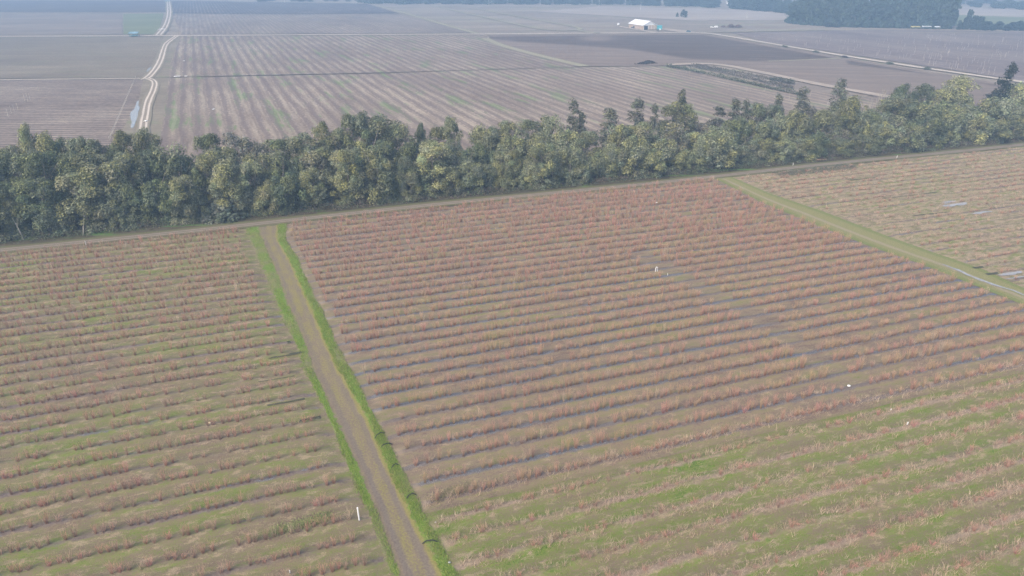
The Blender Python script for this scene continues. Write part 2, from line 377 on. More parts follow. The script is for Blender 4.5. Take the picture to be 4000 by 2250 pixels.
strip_uv('farm_track', [TLO, lerp(TLO, TLI, .5), TLI, lerp(TLI, TRI, .22), lerp(TLI, TRI, .5), lerp(TLI, TRI, .78), TRI, lerp(TRI, TRO, .5), TRO],
         [0, .1, .2, .33, .5, .67, .8, .9, 1], ns, m_track(), 0.0, [0.02, 0.06, 0.03, -0.05, 0.02, -0.05, 0.03, 0.08, 0.02])
RT = m_verge_strip('grassy right track', None, (0.29, 0.25, 0.16), (0.225, 0.215, 0.095), (0.175, 0.195, 0.07), (0.42,), 0.07, 5)
ns2 = np.arange(30, NROAD0+0.5, 1.0); ns2[-1] = NROAD0
strip_uv('grass_track', [RTL, lerp(RTL, RTR, .3), lerp(RTL, RTR, .45), lerp(RTL, RTR, .7), RTR], [0, .3, .45, .7, 1], ns2, RT, 0.0, [0.03, 0.03, -0.03, 0.05, 0.03])

# generic road along a polyline
def road(name, pts, width, mat, z=0.02, sub=6.0, wv=0.25):
    P = [np.array(p, float) for p in pts]; Q = [P[0]]
    # smooth
    for _ in range(2):
        R = [P[0]]
        for a, b in zip(P[:-1], P[1:]): R += [a*.75+b*.25, a*.25+b*.75]
        R.append(P[-1]); P = R
    Q = []
    for a, b in zip(P[:-1], P[1:]):
        k = max(1, int(np.linalg.norm(b-a)/sub)); Q += [a+(b-a)*i/k for i in range(k)]
    Q.append(P[-1]); Q = np.array(Q)
    D = np.gradient(Q, axis=0); D /= np.linalg.norm(D, axis=1)[:, None]+1e-9; Nn = np.stack([-D[:, 1], D[:, 0]], 1)
    v = np.concatenate([[0], np.cumsum(np.linalg.norm(np.diff(Q, axis=0), axis=1))])
    us = [0, .25, .5, .75, 1]; V = []; UV = []
    for u in us:
        wd = width*(1+wv*(vnoise(v*0.08, v*0+u*3, 4)-0.5))
        q = Q+Nn*((0.5-u)*wd)[:, None]; V.append(np.column_stack([q, np.full(len(q), z)])); UV.append(np.column_stack([np.full(len(q), u), v]))
    V = np.stack(V, 1); UV = np.stack(UV, 1); k = len(us)
    i = np.arange(len(Q)-1)[:, None]*k+np.arange(k-1)[None, :]
    Fc = np.stack([i, i+k, i+k+1, i+1], -1).reshape(-1, 4)
    return tag(link(name, mesh_from(name, V.reshape(-1, 3), Fc, mat, uv=UV.reshape(-1, 2), smooth=True)), kind='structure')
HR = m_verge_strip('headland dirt road', None, (0.25, 0.21, 0.175), (0.155, 0.135, 0.085), (0.12, 0.125, 0.055), (0.38, 0.60), 0.06, 15)
S_ = np.linspace(-190, 360, 60)
road('dirt_road', [XY(s, 164.1+0.5*math.sin(s*0.05)) for s in S_], 4.9, HR, 0.0)
LITTER = m_far_field('leaf litter', [(0.25, (0.045, 0.042, 0.025)), (0.5, (0.085, 0.075, 0.045)), (0.75, (0.13, 0.105, 0.07))], 0, (0, 0, 0), 0, 0.9, 21, 0.08, 0.3)
def patch(name, poly, mat, z=0.0, ang=0.0, off=0.0):
    c, s = math.cos(ang), math.sin(ang); P = [(x*c+y*s, -x*s+y*c, z) for x, y in poly]
    m = bpy.data.meshes.new(name); m.from_pydata(P, [], [list(range(len(P)))]); m.update(); m.materials.append(mat)
    return tag(link(name, m, None, (0, 0, 0), ang), kind='structure')
patch('tree_belt_ground', [XY(-200, 166.2), XY(370, 166.2), XY(370, 197), XY(-200, 197)], LITTER, -0.05)

# ------------------------------------------------------------------ fields beyond the trees
def PX(*pts): return [tuple(G(x, y)) for x, y in pts]
FARDIR = math.radians(90+23.2)      # rows running away from the camera
A1 = m_far_field('streaked plough', [(0.25, (0.120, 0.090, 0.078)), (0.45, (0.205, 0.160, 0.132)), (0.58, (0.29, 0.235, 0.19)), (0.72, (0.44, 0.37, 0.29))], 3.3, (0.105, 0.080, 0.070), 0.8, 0.0, 31, 0.05, 0.5)
A2 = m_far_field('dull stubble', [(0.25, (0.115, 0.088, 0.068)), (0.45, (0.185, 0.148, 0.110)), (0.6, (0.235, 0.195, 0.14)), (0.76, (0.34, 0.28, 0.22))], 3.4, (0.12, 0.10, 0.08), 0.5, 0.2, 35, 0.02, 0.35)
STR = m_far_field('striped orchard', [(0.25, (0.145, 0.108, 0.088)), (0.45, (0.225, 0.178, 0.140)), (0.58, (0.285, 0.232, 0.18)), (0.72, (0.42, 0.35, 0.27))], 5.6, (0.145, 0.112, 0.105), 0.62, 0.6, 51, 0.035, 0.4)
BRN = m_far_field('brown plough', [(0.25, (0.125, 0.095, 0.08)), (0.5, (0.175, 0.135, 0.112)), (0.75, (0.24, 0.19, 0.155))], 0, (0, 0, 0), 0, 0.0, 61, 0.015, 0.25)
DRK = m_far_field('dark plough', [(0.28, (0.052, 0.042, 0.040)), (0.5, (0.078, 0.062, 0.056)), (0.75, (0.15, 0.118, 0.098))], 0, (0, 0, 0), 0, 0.0, 65, 0.012, 0.2)
ORC = m_far_field('bare orchard floor', [(0.28, (0.135, 0.105, 0.100)), (0.5, (0.205, 0.162, 0.148)), (0.72, (0.30, 0.245, 0.21))], 4.2, (0.10, 0.08, 0.08), 0.5, 0.0, 68, 0.03, 0.3)
PUR = m_far_field('purple orchard', [(0.25, (0.075, 0.062, 0.068)), (0.5, (0.11, 0.088, 0.092)), (0.75, (0.15, 0.125, 0.12))], 4.5, (0.06, 0.05, 0.058), 0.6, 0.0, 72, 0.03, 0.3)
GRN = m_far_field('green fallow', [(0.25, (0.12, 0.135, 0.07)), (0.5, (0.165, 0.185, 0.10)), (0.75, (0.21, 0.225, 0.125))], 0, (0, 0, 0), 0, 0.0, 75, 0.02, 0.2)
TAN = m_far_field('bare tan verge', [(0.25, (0.17, 0.14, 0.105)), (0.5, (0.225, 0.19, 0.14)), (0.75, (0.29, 0.25, 0.19))], 0, (0, 0, 0), 0, 0.25, 78, 0.1, 0.3)
GRY = m_far_field('grey stubble', [(0.28, (0.150, 0.118, 0.105)), (0.5, (0.225, 0.182, 0.155)), (0.72, (0.32, 0.265, 0.22))], 4.4, (0.14, 0.115, 0.10), 0.4, 0.12, 81, 0.02, 0.3)
SAND = m_far_field('sandy lane', [(0.25, (0.28, 0.225, 0.18)), (0.5, (0.36, 0.30, 0.24)), (0.75, (0.44, 0.37, 0.30))], 0, (0, 0, 0), 0, 0.0, 85, 0.1, 0.3)
RDIR = math.radians(2)
patch('ploughed_field', PX((-700, 318), (560, 309), (540, 400), (400, 640), (-700, 800)), A1, 0.0, RDIR)
patch('stubble_field', PX((-700, 149), (640, 143), (600, 240), (560, 303), (-700, 312)), A2, 0.0, RDIR)
patch('verge', PX((640, 143), (706, 141), (668, 240), (610, 660), (400, 640), (540, 400), (560, 306), (600, 240)), TAN, 0.01)
patch('orchard_field', PX((706, 141), (1905, 136), (1900, 165), (2270, 260), (1400, 286), (645, 301), (668, 240)), STR, 0.0, FARDIR)
patch('orchard_field', PX((645, 304), (1400, 289), (2270, 263), (2590, 260), (3050, 345), (3900, 420), (3600, 560), (2000, 640), (610, 680)), STR, 0.0, FARDIR)
def m_plough():
    t = NT('ploughed soil'); p = t.pos(); _, mk = t.attr('mask')
    a = t.noise(t.scale(p, 0.015, 0.22), 1.0, 6, 0.68, 61); b = t.noise(t.scale(p, 0.4, 0.9), 1.0, 4, 0.7, 64); f = t.add(t.mul(a, 0.65), t.mul(b, 0.35))
    br = t.ramp(f, [(0.3, (0.135, 0.102, 0.085)), (0.5, (0.200, 0.155, 0.125)), (0.7, (0.30, 0.24, 0.19))])
    dk = t.ramp(f, [(0.32, (0.040, 0.029, 0.025)), (0.5, (0.082, 0.060, 0.050)), (0.68, (0.20, 0.15, 0.12))])
    mm = t.mul(t.step(t.add(t.add(mk, t.mul(t.sub(a, 0.5), 1.7)), t.mul(t.sub(b, 0.5), 0.5)), 0.26, 0.95), 0.82)
    return t.bsdf(t.mix(mm, br, dk), 0.95, 0.1, b, 0.6, 0.3)
def plough():
    up = [(1905, 137), (2150, 134.5), (2450, 133), (2740, 131), (3000, 174), (3300, 226), (3700, 291), (4300, 392)]
    lo = [(1925, 166), (2100, 214), (2300, 259), (2600, 256), (2800, 251), (3010, 293), (3440, 380), (4300, 560)]
    A = np.array([G(*q) for q in up]); Bq = np.array([G(*q) for q in lo]); nu, nv = 160, 44; u = np.linspace(0, 7, nu); v = np.linspace(0, 1, nv)
    a = np.stack([np.interp(u, range(8), A[:, i]) for i in (0, 1)], 1); b = np.stack([np.interp(u, range(8), Bq[:, i]) for i in (0, 1)], 1)
    P = a[:, None]*(1-v)[None, :, None]+b[:, None]*v[None, :, None]
    qx, qy, _ = project(np.column_stack([P.reshape(-1, 2), np.zeros(nu*nv)])); qx = qx.reshape(nu, nv); qy = qy.reshape(nu, nv)
    top = np.interp(qx, [1900, 2100, 2740, 3300, 4300], [141, 138, 134, 232, 396]); bot = np.interp(qx, [1900, 2020, 2200, 2450, 2700, 2950, 3300, 3310, 3700, 4300], [150, 164, 175, 192, 232, 240, 228, 252, 300, 420])
    mk = np.clip((qy-top)/5+0.2, 0, 1)*np.clip((bot-qy)/12+0.5, 0, 1)
    mk *= 1-0.75*np.exp(-(((qx-2330)/70)**2+((qy-150)/12)**2))
    ang = math.radians(-10); c, s_ = math.cos(ang), math.sin(ang); X, Y = P[..., 0].ravel(), P[..., 1].ravel()
    V = np.column_stack([X*c+Y*s_, -X*s_+Y*c, np.zeros(nu*nv)]); i = np.arange(nu-1)[:, None]*nv+np.arange(nv-1)[None, :]
    m = mesh_from('ploughed_field', V, np.stack([i, i+1, i+nv+1, i+nv], -1).reshape(-1, 4), m_plough()); m.flip_normals() if hasattr(m, 'flip_normals') else None
    at = m.attributes.new('mask', 'FLOAT', 'POINT'); at.data.foreach_set('value', mk.astype(np.float32).ravel())
    tag(link('ploughed_field', m, None, (0, 0, 0), ang), kind='structure')
plough()
patch('orchard_floor', PX((2860, 127), (3100, 122), (3400, 115), (4300, 128), (4900, 190), (4900, 470), (3910, 302), (2990, 163)), ORC, 0.0, FARDIR)
patch('purple_orchard', PX((-900, 2), (655, 2), (650, 48), (-900, 46)), PUR, 0.05, RDIR)
patch('purple_orchard', PX((672, 2), (1430, 14), (1560, 52), (1150, 56), (668, 52)), PUR, 0.05, FARDIR)
patch('grey_field', PX((-900, 47), (478, 50), (478, 134), (-900, 140)), GRY, 0.02, RDIR)
patch('green_field', PX((482, 54), (640, 52), (625, 105), (600, 133), (482, 134)), GRN, 0.02, RDIR)
patch('grey_field', PX((674, 54), (1150, 58), (1560, 54), (1840, 128), (706, 134)), GRY, 0.02, FARDIR)
PAL = m_far_field('pale pasture', [(0.25, (0.26, 0.215, 0.185)), (0.5, (0.34, 0.29, 0.245)), (0.75, (0.42, 0.365, 0.30))], 0, (0, 0, 0), 0, 0.0, 91, 0.006, 0.05)
patch('pasture', PX((2350, 24), (2900, 38), (3060, 52), (3080, 80), (2700, 80), (2100, 45)), PAL, 0.02, 0)
patch('pasture', PX((3720, 24), (4400, 60), (4400, 118), (3700, 95)), PAL, 0.02, 0)
patch('green_field', PX((3700, 56), (4400, 82), (4400, 120), (3700, 100)), GRN, 0.06, 0)

FR = m_verge_strip('pale farm road', None, (0.52, 0.45, 0.37), (0.44, 0.38, 0.31), (0.27, 0.225, 0.165), (0.4, 0.6), 0.12, 25)
WR = m_verge_strip('two rut track', None, (0.56, 0.49, 0.41), (0.26, 0.22, 0.17), (0.23, 0.20, 0.145), (0.30, 0.68), 0.075, 28)
GL = m_verge_strip('pale grass lane', None, (0.30, 0.27, 0.18), (0.30, 0.28, 0.19), (0.23, 0.205, 0.14), (0.5,), 0.1, 33)
road('farm_road', PX((-900, 147), (0, 142), (500, 140), (700, 138.3), (1000, 137), (1400, 134.5), (1900, 133), (2200, 129.5), (2560, 128), (2700, 126.5), (2770, 131)), 9.0, FR, 0.06, 20)
road('farm_road', PX((2740, 127.5), (2800, 134), (3000, 168), (3420, 238), (3910, 308), (4300, 362), (4800, 440)), 7.0, FR, 0.10, 12)
road('winding_track', PX((656, 0), (660, 30), (661, 54), (652, 90), (640, 112), (617, 137)), 9.0, WR, 0.14, 10)
road('winding_track', PX((690, 140), (668, 155), (646, 172), (637, 200), (625, 240), (606, 272), (580, 301), (560, 311)), 6.2, WR, 0.14, 4)
road('winding_track', PX((575, 307), (597, 313), (606, 326), (596, 360), (576, 398), (566, 455), (555, 518), (545, 600)), 5.0, WR, 0.18, 4)
road('field_path', PX((-700, 316), (0, 312), (400, 307.5), (570, 306)), 3.2, FR, 0.12, 8)
road('grass_lane', PX((1895, 150), (1950, 175), (2060, 205), (2180, 235), (2285, 259)), 8.0, GL, 0.12, 8)
road('grass_lane', PX((1450, 15), (1560, 45), (1650, 71), (1760, 103), (1865, 131)), 7.0, GL, 0.12, 8)
road('farm_road', PX((1720, 29), (1850, 58), (2000, 90), (2103, 113), (2170, 119), (2228, 120), (2283, 113), (2200, 95), (2000, 60), (1849, 31), (1720, 29)), 6.0, GL, 0.2, 8)
road('farm_road', PX((2250, 117), (2300, 126), (2340, 130)), 6.0, GL, 0.24, 8)
road('farm_road', PX((2415, 102), (2450, 109), (2500, 118), (2560, 127)), 5.5, FR, 0.2, 8)
road('farm_road', PX((2580, 112), (2620, 117), (2690, 126)), 16.0, SAND, 0.24, 8)
road('farm_road', PX((2740, 127), (2900, 124), (3100, 119), (3360, 116)), 5.0, GL, 0.2, 10)
road('farm_road', PX((3480, 126), (3600, 128), (3800, 129), (3920, 126)), 4.0, GL, 0.2, 10)
road('sandy_lane', PX((2600, 252), (2790, 245), (3000, 287), (3220, 333), (3447, 373), (3700, 420)), 6.5, SAND, 0.06, 6)
road('field_edge', PX((3000, 239), (3150, 234), (3290, 227)), 3.0, GL, 0.1, 6)
DITCH = m_plain('wet ditch', (0.10, 0.088, 0.075), 0.9, 0.1)
road('ditch', PX((605, 304), (700, 301), (1000, 294), (1400, 286), (1700, 278.5), (2000, 271), (2250, 262)), 0.7, DITCH, 0.06, 5, 0.8)

FUR = m_plain('wet furrow', (0.075, 0.075, 0.045), 0.8, 0.2, 0.35, 2.0)
for a, b in (((3420, 778), (3660, 752)), ((3600, 772), (3690, 762)), ((3560, 842), (3700, 830)), ((3800, 1047), (3870, 1038)), ((3850, 1072), (3940, 1060)), ((3310, 704), (3420, 694)), ((3060, 684), (3130, 678)), ((1050, 1397), (1180, 1376)), ((1070, 1347), (1135, 1336)), ((1010, 1487), (1150, 1466)), ((1170, 1646), (1252, 1630)), ((1045, 1580), (1190, 1556)), ((600, 1345), (720, 1328))):
    road('wet_furrow', PX(a, ((a[0]+b[0])/2, (a[1]+b[1])/2+1), b), 0.75, FUR, 0.10, 1.5, 1.2)
# water
def m_water():
    t = NT('standing water'); p = t.pos(); n = t.noise(p, 2.0, 4, 0.6)
    return t.bsdf(t.ramp(n, [(0.35, (0.28, 0.28, 0.27)), (0.7, (0.42, 0.41, 0.39))]), 0.25, 1.0, n, 0.15, 0.02)
WATER = m_water()
def puddle(name, pts, wd, z, seed):
    P = [np.array(p) for p in pts]; k = 26; q = []
    L = np.array(P); t = np.linspace(0, len(P)-1, k); C = np.stack([np.interp(t, range(len(P)), L[:, i]) for i in (0, 1)], 1)
    D = np.gradient(C, axis=0); D /= np.linalg.norm(D, axis=1)[:, None]; Nn = np.stack([-D[:, 1], D[:, 0]], 1)
    wv = wd*np.sin(np.linspace(0.05, math.pi-0.05, k))**0.5
    a = C+Nn*(wv*(0.3+0.8*vnoise(t*3, t*0, seed)))[:, None]; b = C-Nn*(wv*(0.3+0.8*vnoise(t*3, t*0+9, seed)))[:, None]
    V = np.concatenate([np.column_stack([a, np.full(k, z)]), np.column_stack([b, np.full(k, z)])]); i = np.arange(k-1)
    Fc = np.stack([i, i+k, i+k+1, i+1], 1)
    return tag(link(name, mesh_from(name, V, Fc, WATER)), kind='structure')
puddle('puddle', PX((3680, 1033), (3740, 1055), (3800, 1083), (3880, 1112), (3960, 1137), (4060, 1180)), 0.55, 0.09, 1)
puddle('puddle', PX((3682, 807), (3720, 800), (3775, 794)), 1.5, 0.17, 2)
puddle('puddle', PX((3680, 793), (3735, 787)), 0.8, 0.17, 3)
puddle('puddle', PX((3790, 838), (3835, 832), (3875, 828)), 0.8, 0.17, 4)
puddle('puddle', PX((3900, 1078), (3950, 1070), (3990, 1063)), 0.8, 0.17, 5)
puddle('puddle', PX((3930, 1092), (4000, 1082), (4080, 1072)), 0.4, 0.17, 6)
puddle('puddle', PX((540, 394), (526, 440), (515, 500)), 1.7, 0.06, 7)
puddle('puddle', PX((590, 262), (575, 282)), 1.2, 0.06, 8)

# ------------------------------------------------------------------ berry bushes
def twig_set(r, nt, hgt, rad, thick, pal, base_d=0.6):
    """flat tapered twigs fanning from one crown: returns V (nt*2*4,3), F, col"""
    az = r.uniform(0, 2*math.pi, nt); r0 = r.uniform(0, 0.13, nt); r1 = r0+np.abs(r.normal(0, 1, nt))*rad*0.42+0.04
    hh = hgt*r.uniform(0.55, 1.0, nt); b = np.stack([np.cos(az)*r0, np.sin(az)*r0, np.zeros(nt)], 1)
    az2 = az+r.normal(0, 0.35, nt)
    m = np.stack([np.cos(az)*(r0+(r1-r0)*0.45), np.sin(az)*(r0+(r1-r0)*0.45), hh*0.55], 1)
    tp = np.stack([np.cos(az2)*r1, np.sin(az2)*r1, hh], 1)
    # side shoots
    k = nt; t0 = r.uniform(0.3, 0.9, k); sb = m+(tp-m)*t0[:, None]; sd = r.normal(0, 0.10, (k, 3)); sd[:, 2] = np.abs(r.normal(0.2, 0.08, k))*hgt; stp = sb+sd
    A = np.concatenate([b, m, sb]); B = np.concatenate([m, tp, stp])
    wa = np.concatenate([np.full(nt, thick), np.full(nt, thick*0.8), np.full(k, thick*0.6)]); wb = np.concatenate([np.full(nt, thick*0.8), np.full(nt, thick*0.45), np.full(k, thick*0.35)])
    wz = r.uniform(0, math.pi, len(A)); side = np.stack([np.cos(wz), np.sin(wz), np.zeros(len(A))], 1)
    V = np.stack([A-side*wa[:, None], A+side*wa[:, None], B+side*wb[:, None], B-side*wb[:, None]], 1).reshape(-1, 3)
    Fc = np.arange(len(V)).reshape(-1, 4)
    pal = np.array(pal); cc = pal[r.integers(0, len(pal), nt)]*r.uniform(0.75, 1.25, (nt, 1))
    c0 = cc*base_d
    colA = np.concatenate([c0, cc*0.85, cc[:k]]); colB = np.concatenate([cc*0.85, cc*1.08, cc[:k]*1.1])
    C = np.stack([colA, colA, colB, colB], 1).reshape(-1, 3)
    return V, Fc, np.clip(C, 0, 0.9)
RUSSET = [(0.49, 0.280, 0.212), (0.43, 0.235, 0.180), (0.54, 0.33, 0.245)]
BROWN = [(0.42, 0.27, 0.21), (0.35, 0.22, 0.175), (0.47, 0.315, 0.245)]
OLIVE = [(0.46, 0.33, 0.20), (0.50, 0.345, 0.215), (0.42, 0.28, 0.185)]
PINK = [(0.56, 0.28, 0.24), (0.52, 0.24, 0.21), (0.54, 0.33, 0.27)]
STRAW = [(0.56, 0.43, 0.31), (0.62, 0.49, 0.36), (0.46, 0.33, 0.25)]
KINDS = {'russet': RUSSET, 'brown': BROWN, 'olive-brown': OLIVE, 'reddish': PINK, 'straw-coloured': STRAW}
pr = np.random.default_rng(3)
PROTO = {}
for kn, pal in KINDS.items():
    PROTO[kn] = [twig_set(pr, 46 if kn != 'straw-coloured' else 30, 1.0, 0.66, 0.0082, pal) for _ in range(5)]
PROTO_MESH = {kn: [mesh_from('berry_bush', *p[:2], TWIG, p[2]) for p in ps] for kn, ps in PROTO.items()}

bush = []   # s, n, kind, height, width
def plant(Lf, Rf, n_lo, n_hi, gap, fn):
    k0 = math.ceil((n_lo-ROW0)/ROWD); k1 = math.floor((n_hi-ROW0)/ROWD)
    for k in range(k0, k1+1):
        n = ROW0+k*ROWD; s0, s1 = float(Lf(n))+1.6, float(Rf(n))-1.2
        s = s0+np.arange(int((s1-s0)/gap))*gap+rng.normal(0, 0.13, int((s1-s0)/gap))
        for q in s:
            r = fn(q, n)
            if r: bush.append((q, n+rng.normal(0, 0.11), k)+r)
def pick(ws):
    ks = list(ws); p = np.array([ws[k] for k in ks]); return ks[rng.choice(len(ks), p=p/p.sum())]
def f_left(s, n):
    if rng.random() > 0.97-0.25*vnoise(s*0.12, n*0.3, 2): return None
    return (pick({'russet': 5, 'brown': 5, 'reddish': 1.0, 'straw-coloured': 0.8}), rng.uniform(1.0, 1.85)*(0.75 if rng.random() < 0.25 else 1), rng.uniform(0.9, 1.35))
XPATH = line_fn([(2540, 1030), (2640, 1090), (2720, 1130), (2900, 1215), (3010, 1290), (3120, 1370), (3240, 1450)])
def f_cent(s, n):
    dens = min(1.0, 0.80+0.006*max(0, s-2))
    if n > 120: dens = 0.78+0.2*vnoise(s*0.08, n*0.2, 5)
    if rng.random() > dens: return None
    if abs(s-float(XPATH(n))) < 1.7+0.9*vnoise(n*0.6, n*0, 6) and n < 116: return None     # cross path through the rows
    if n < 70 and rng.random() < (70-n)/26: return f_weed(s, n)
    tall = 1.0+0.12*min(1, max(0, (s-30)/40))
    ol = 4.5 if (n < 122 and s > 12) else 1.0
    vg = 0.72+0.55*vnoise(s*0.07, n*0.35, 15)
    if rng.random() < 0.5*max(0, 0.45-vnoise(s*0.11, n*0.6, 16))*2: return None
    tall *= vg
    return (pick({'russet': 4, 'brown': 2.2, 'olive-brown': ol, 'reddish': 0.35 if n < 122 else 0.7, 'straw-coloured': 0.25}), rng.uniform(1.0, 2.0)*tall, rng.uniform(0.85, 1.4))
def f_weed(s, n):
    if rng.random() > 0.62+0.35*vnoise(s*0.2, n*0.3, 77): return None
    return (pick({'straw-coloured': 3, 'russet': 2.0, 'brown': 2.0, 'reddish': 0.5}), rng.uniform(0.5, 1.35), rng.uniform(0.8, 1.5))
def f_right(s, n):
    w_ = vnoise(s*0.03, n*0.06, 9)
    if rng.random() > 0.15+0.6*w_: return None
    return (pick({'straw-coloured': 6*(1.2-w_), 'brown': 3, 'russet': 1.2}), rng.uniform(0.6, 1.25), rng.uniform(0.9, 1.5))
plant(lambda n: -150.0, TLO, 26, 160.5, 0.86, f_left)
plant(TRO, RTL, NW, 160.5, 0.72, f_cent)
plant(TRO, RTL, 22, NW, 0.95, f_weed)
plant(RTR, lambda n: 300.0, 60, 160.5, 0.95, f_right)
B = np.array([(b[0], b[1]) for b in bush]); bx, by = XY(B[:, 0], B[:, 1])
px, py, dep = project(np.column_stack([bx, by, np.full(len(bx), 0.5)]))
vis = (dep > 0) & (px > -350) & (px < 4350) & (py < 2480)
infr = (px > 10) & (px < 3990) & (py > 0) & (py < 2240)
hts = np.array([b[4] for b in bush]); size = np.where(infr & vis, hts**0.5/np.maximum(dep, 1), 0)
near = set(np.argsort(-size)[:298].tolist())
# individual bushes, labelled by row and place in the row
from collections import defaultdict
def ordn(k):
    return str(k)+('th' if 10 <= k % 100 <= 20 else {1: 'st', 2: 'nd', 3: 'rd'}.get(k % 10, 'th'))
rows = defaultdict(list)
for i in near:
    s, n, k = bush[i][:3]; rows[('L' if s < float(TRO(n)) else 'R', k)].append(i)
for side in 'LR':
    ks = sorted(k for sd, k in rows if sd == side)
    for ri, k in enumerate(ks):
        ids = sorted(rows[(side, k)], key=lambda i: -bush[i][0])
        for j, i in enumerate(ids):
            s, n, _, kind, hh, ww = bush[i]; x, y = XY(s, n)
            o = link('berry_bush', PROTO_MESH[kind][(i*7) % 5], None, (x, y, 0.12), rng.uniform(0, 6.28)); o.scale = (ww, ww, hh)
            size_w = 'tall' if hh > 1.25 else ('low' if hh < 0.9 else 'mid-sized')
            where = 'left of track' if side == 'L' else "in from right edge"
            tag(o, f"{size_w} {kind} bare berry bush, {ordn(j+1)} {where}, {ordn(ri+1)} row up", 'bush', 'bare berry bushes nearest the camera')
VV, FF, CC = [], [], []; off = 0
for i, b in enumerate(bush):
    if i in near or not vis[i]: continue
    s, n, _, kind, hh, ww = b; p = PROTO[kind][(i*7) % 5]; a = rng.uniform(0, 6.28); ww = ww*(1.12 if n > 110 else 1.0); c, sn_ = math.cos(a)*ww, math.sin(a)*ww
    th = max(1.0, dep[i]/95.0)**0.35
    P = p[0]; V = np.empty_like(P); x, y = bx[i], by[i]
    V[:, 0] = x+P[:, 0]*c-P[:, 1]*sn_; V[:, 1] = y+P[:, 0]*sn_+P[:, 1]*c; V[:, 2] = 0.12+P[:, 2]*hh
    VV.append(V); FF.append(p[1]+off); CC.append(p[2]); off += len(V)
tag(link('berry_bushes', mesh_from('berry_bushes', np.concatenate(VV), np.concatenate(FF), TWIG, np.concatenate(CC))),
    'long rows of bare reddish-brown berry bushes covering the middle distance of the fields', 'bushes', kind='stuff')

# ------------------------------------------------------------------ grass and weeds
def blades(s, n, hgt, wid, cols, lean, z=0.02):
    k = len(s); x, y = XY(s, n); a = rng.uniform(0, 2*math.pi, k); side = np.stack([np.cos(a), np.sin(a), 0*a], 1)*wid[:, None]
    b = np.stack([x, y, np.full(k, z)], 1); ld = rng.uniform(0, 2*math.pi, k)
    tp = b+np.stack([np.cos(ld)*lean*hgt, np.sin(ld)*lean*hgt, hgt], 1)
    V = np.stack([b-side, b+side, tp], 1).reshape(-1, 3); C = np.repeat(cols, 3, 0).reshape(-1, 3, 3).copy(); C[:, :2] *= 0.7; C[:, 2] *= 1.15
    return V, np.arange(len(V)).reshape(-1, 3), C.reshape(-1, 3)
def palc(pal, k, v=0.25):
    pal = np.array(pal); return pal[rng.integers(0, len(pal), k)]*rng.uniform(1-v, 1+v, (k, 1))
GREENS = [(0.20, 0.32, 0.05), (0.24, 0.37, 0.07), (0.15, 0.25, 0.045), (0.32, 0.38, 0.09), (0.36, 0.33, 0.13)]
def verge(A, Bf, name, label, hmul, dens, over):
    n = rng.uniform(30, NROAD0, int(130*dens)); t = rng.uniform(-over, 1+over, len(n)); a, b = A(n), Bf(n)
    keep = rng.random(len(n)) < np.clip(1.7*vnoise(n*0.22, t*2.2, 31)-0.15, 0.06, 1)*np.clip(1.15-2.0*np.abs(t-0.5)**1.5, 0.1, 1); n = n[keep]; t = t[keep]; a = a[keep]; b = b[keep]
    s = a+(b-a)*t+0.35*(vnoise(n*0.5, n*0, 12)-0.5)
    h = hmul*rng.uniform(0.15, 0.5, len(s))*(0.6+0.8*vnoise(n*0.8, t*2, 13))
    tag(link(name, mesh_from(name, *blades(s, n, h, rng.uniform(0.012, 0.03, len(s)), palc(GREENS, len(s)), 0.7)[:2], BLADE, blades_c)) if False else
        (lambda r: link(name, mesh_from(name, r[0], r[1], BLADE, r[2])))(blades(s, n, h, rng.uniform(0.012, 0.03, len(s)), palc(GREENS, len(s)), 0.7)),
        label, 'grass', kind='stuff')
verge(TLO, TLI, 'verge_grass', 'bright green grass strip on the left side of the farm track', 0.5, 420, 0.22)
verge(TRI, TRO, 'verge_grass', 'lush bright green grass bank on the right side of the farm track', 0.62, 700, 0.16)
# dry weeds over the overgrown rows, tufts everywhere
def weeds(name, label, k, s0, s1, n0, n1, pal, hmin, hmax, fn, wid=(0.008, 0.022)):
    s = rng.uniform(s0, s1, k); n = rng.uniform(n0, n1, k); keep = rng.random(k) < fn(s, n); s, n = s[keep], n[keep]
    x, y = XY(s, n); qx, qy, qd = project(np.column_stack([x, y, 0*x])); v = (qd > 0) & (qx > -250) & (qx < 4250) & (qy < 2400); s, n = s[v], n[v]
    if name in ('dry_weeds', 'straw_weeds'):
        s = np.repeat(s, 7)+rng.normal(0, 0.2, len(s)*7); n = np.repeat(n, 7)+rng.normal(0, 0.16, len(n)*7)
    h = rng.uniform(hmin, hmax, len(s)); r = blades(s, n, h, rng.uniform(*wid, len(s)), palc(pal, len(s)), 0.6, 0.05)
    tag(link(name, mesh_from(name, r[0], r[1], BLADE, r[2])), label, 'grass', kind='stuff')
DRY = [(0.50, 0.40, 0.29), (0.60, 0.49, 0.36), (0.42, 0.32, 0.24), (0.50, 0.34, 0.26)]
inR = lambda s, n: (s > TRO(n)+0.6) & (s < RTL(n)-0.5)
inL = lambda s, n: s < TLO(n)-0.4
inRR = lambda s, n: s > RTR(n)+0.5
weeds('dry_weeds', 'pale dry weeds matted along the overgrown nearest rows', 42000, 0, 125, 24, NW+3, DRY, 0.15, 0.75,
      lambda s, n: inR(s, n)*np.clip(1.2-rowdist(n+0.7*vnoise(s*0.12, n*0.3, 40)-0.35)/0.9, 0.02, 1)*np.clip(1.7*vnoise(s*0.22, n*0.4, 41)-0.05, 0.12, 1), (0.012, 0.03))
weeds('green_grass', 'green grass in the alleys between the overgrown nearest rows', 150000, 0, 125, 24, NW+3, [(0.17, 0.26, 0.05), (0.22, 0.29, 0.06), (0.13, 0.20, 0.04), (0.30, 0.29, 0.12)], 0.08, 0.28,
      lambda s, n: inR(s, n)*np.clip(rowdist(n)/1.1-0.35, 0.03, 1)*(0.3+1.0*vnoise(s*0.2, n*0.4, 43)))
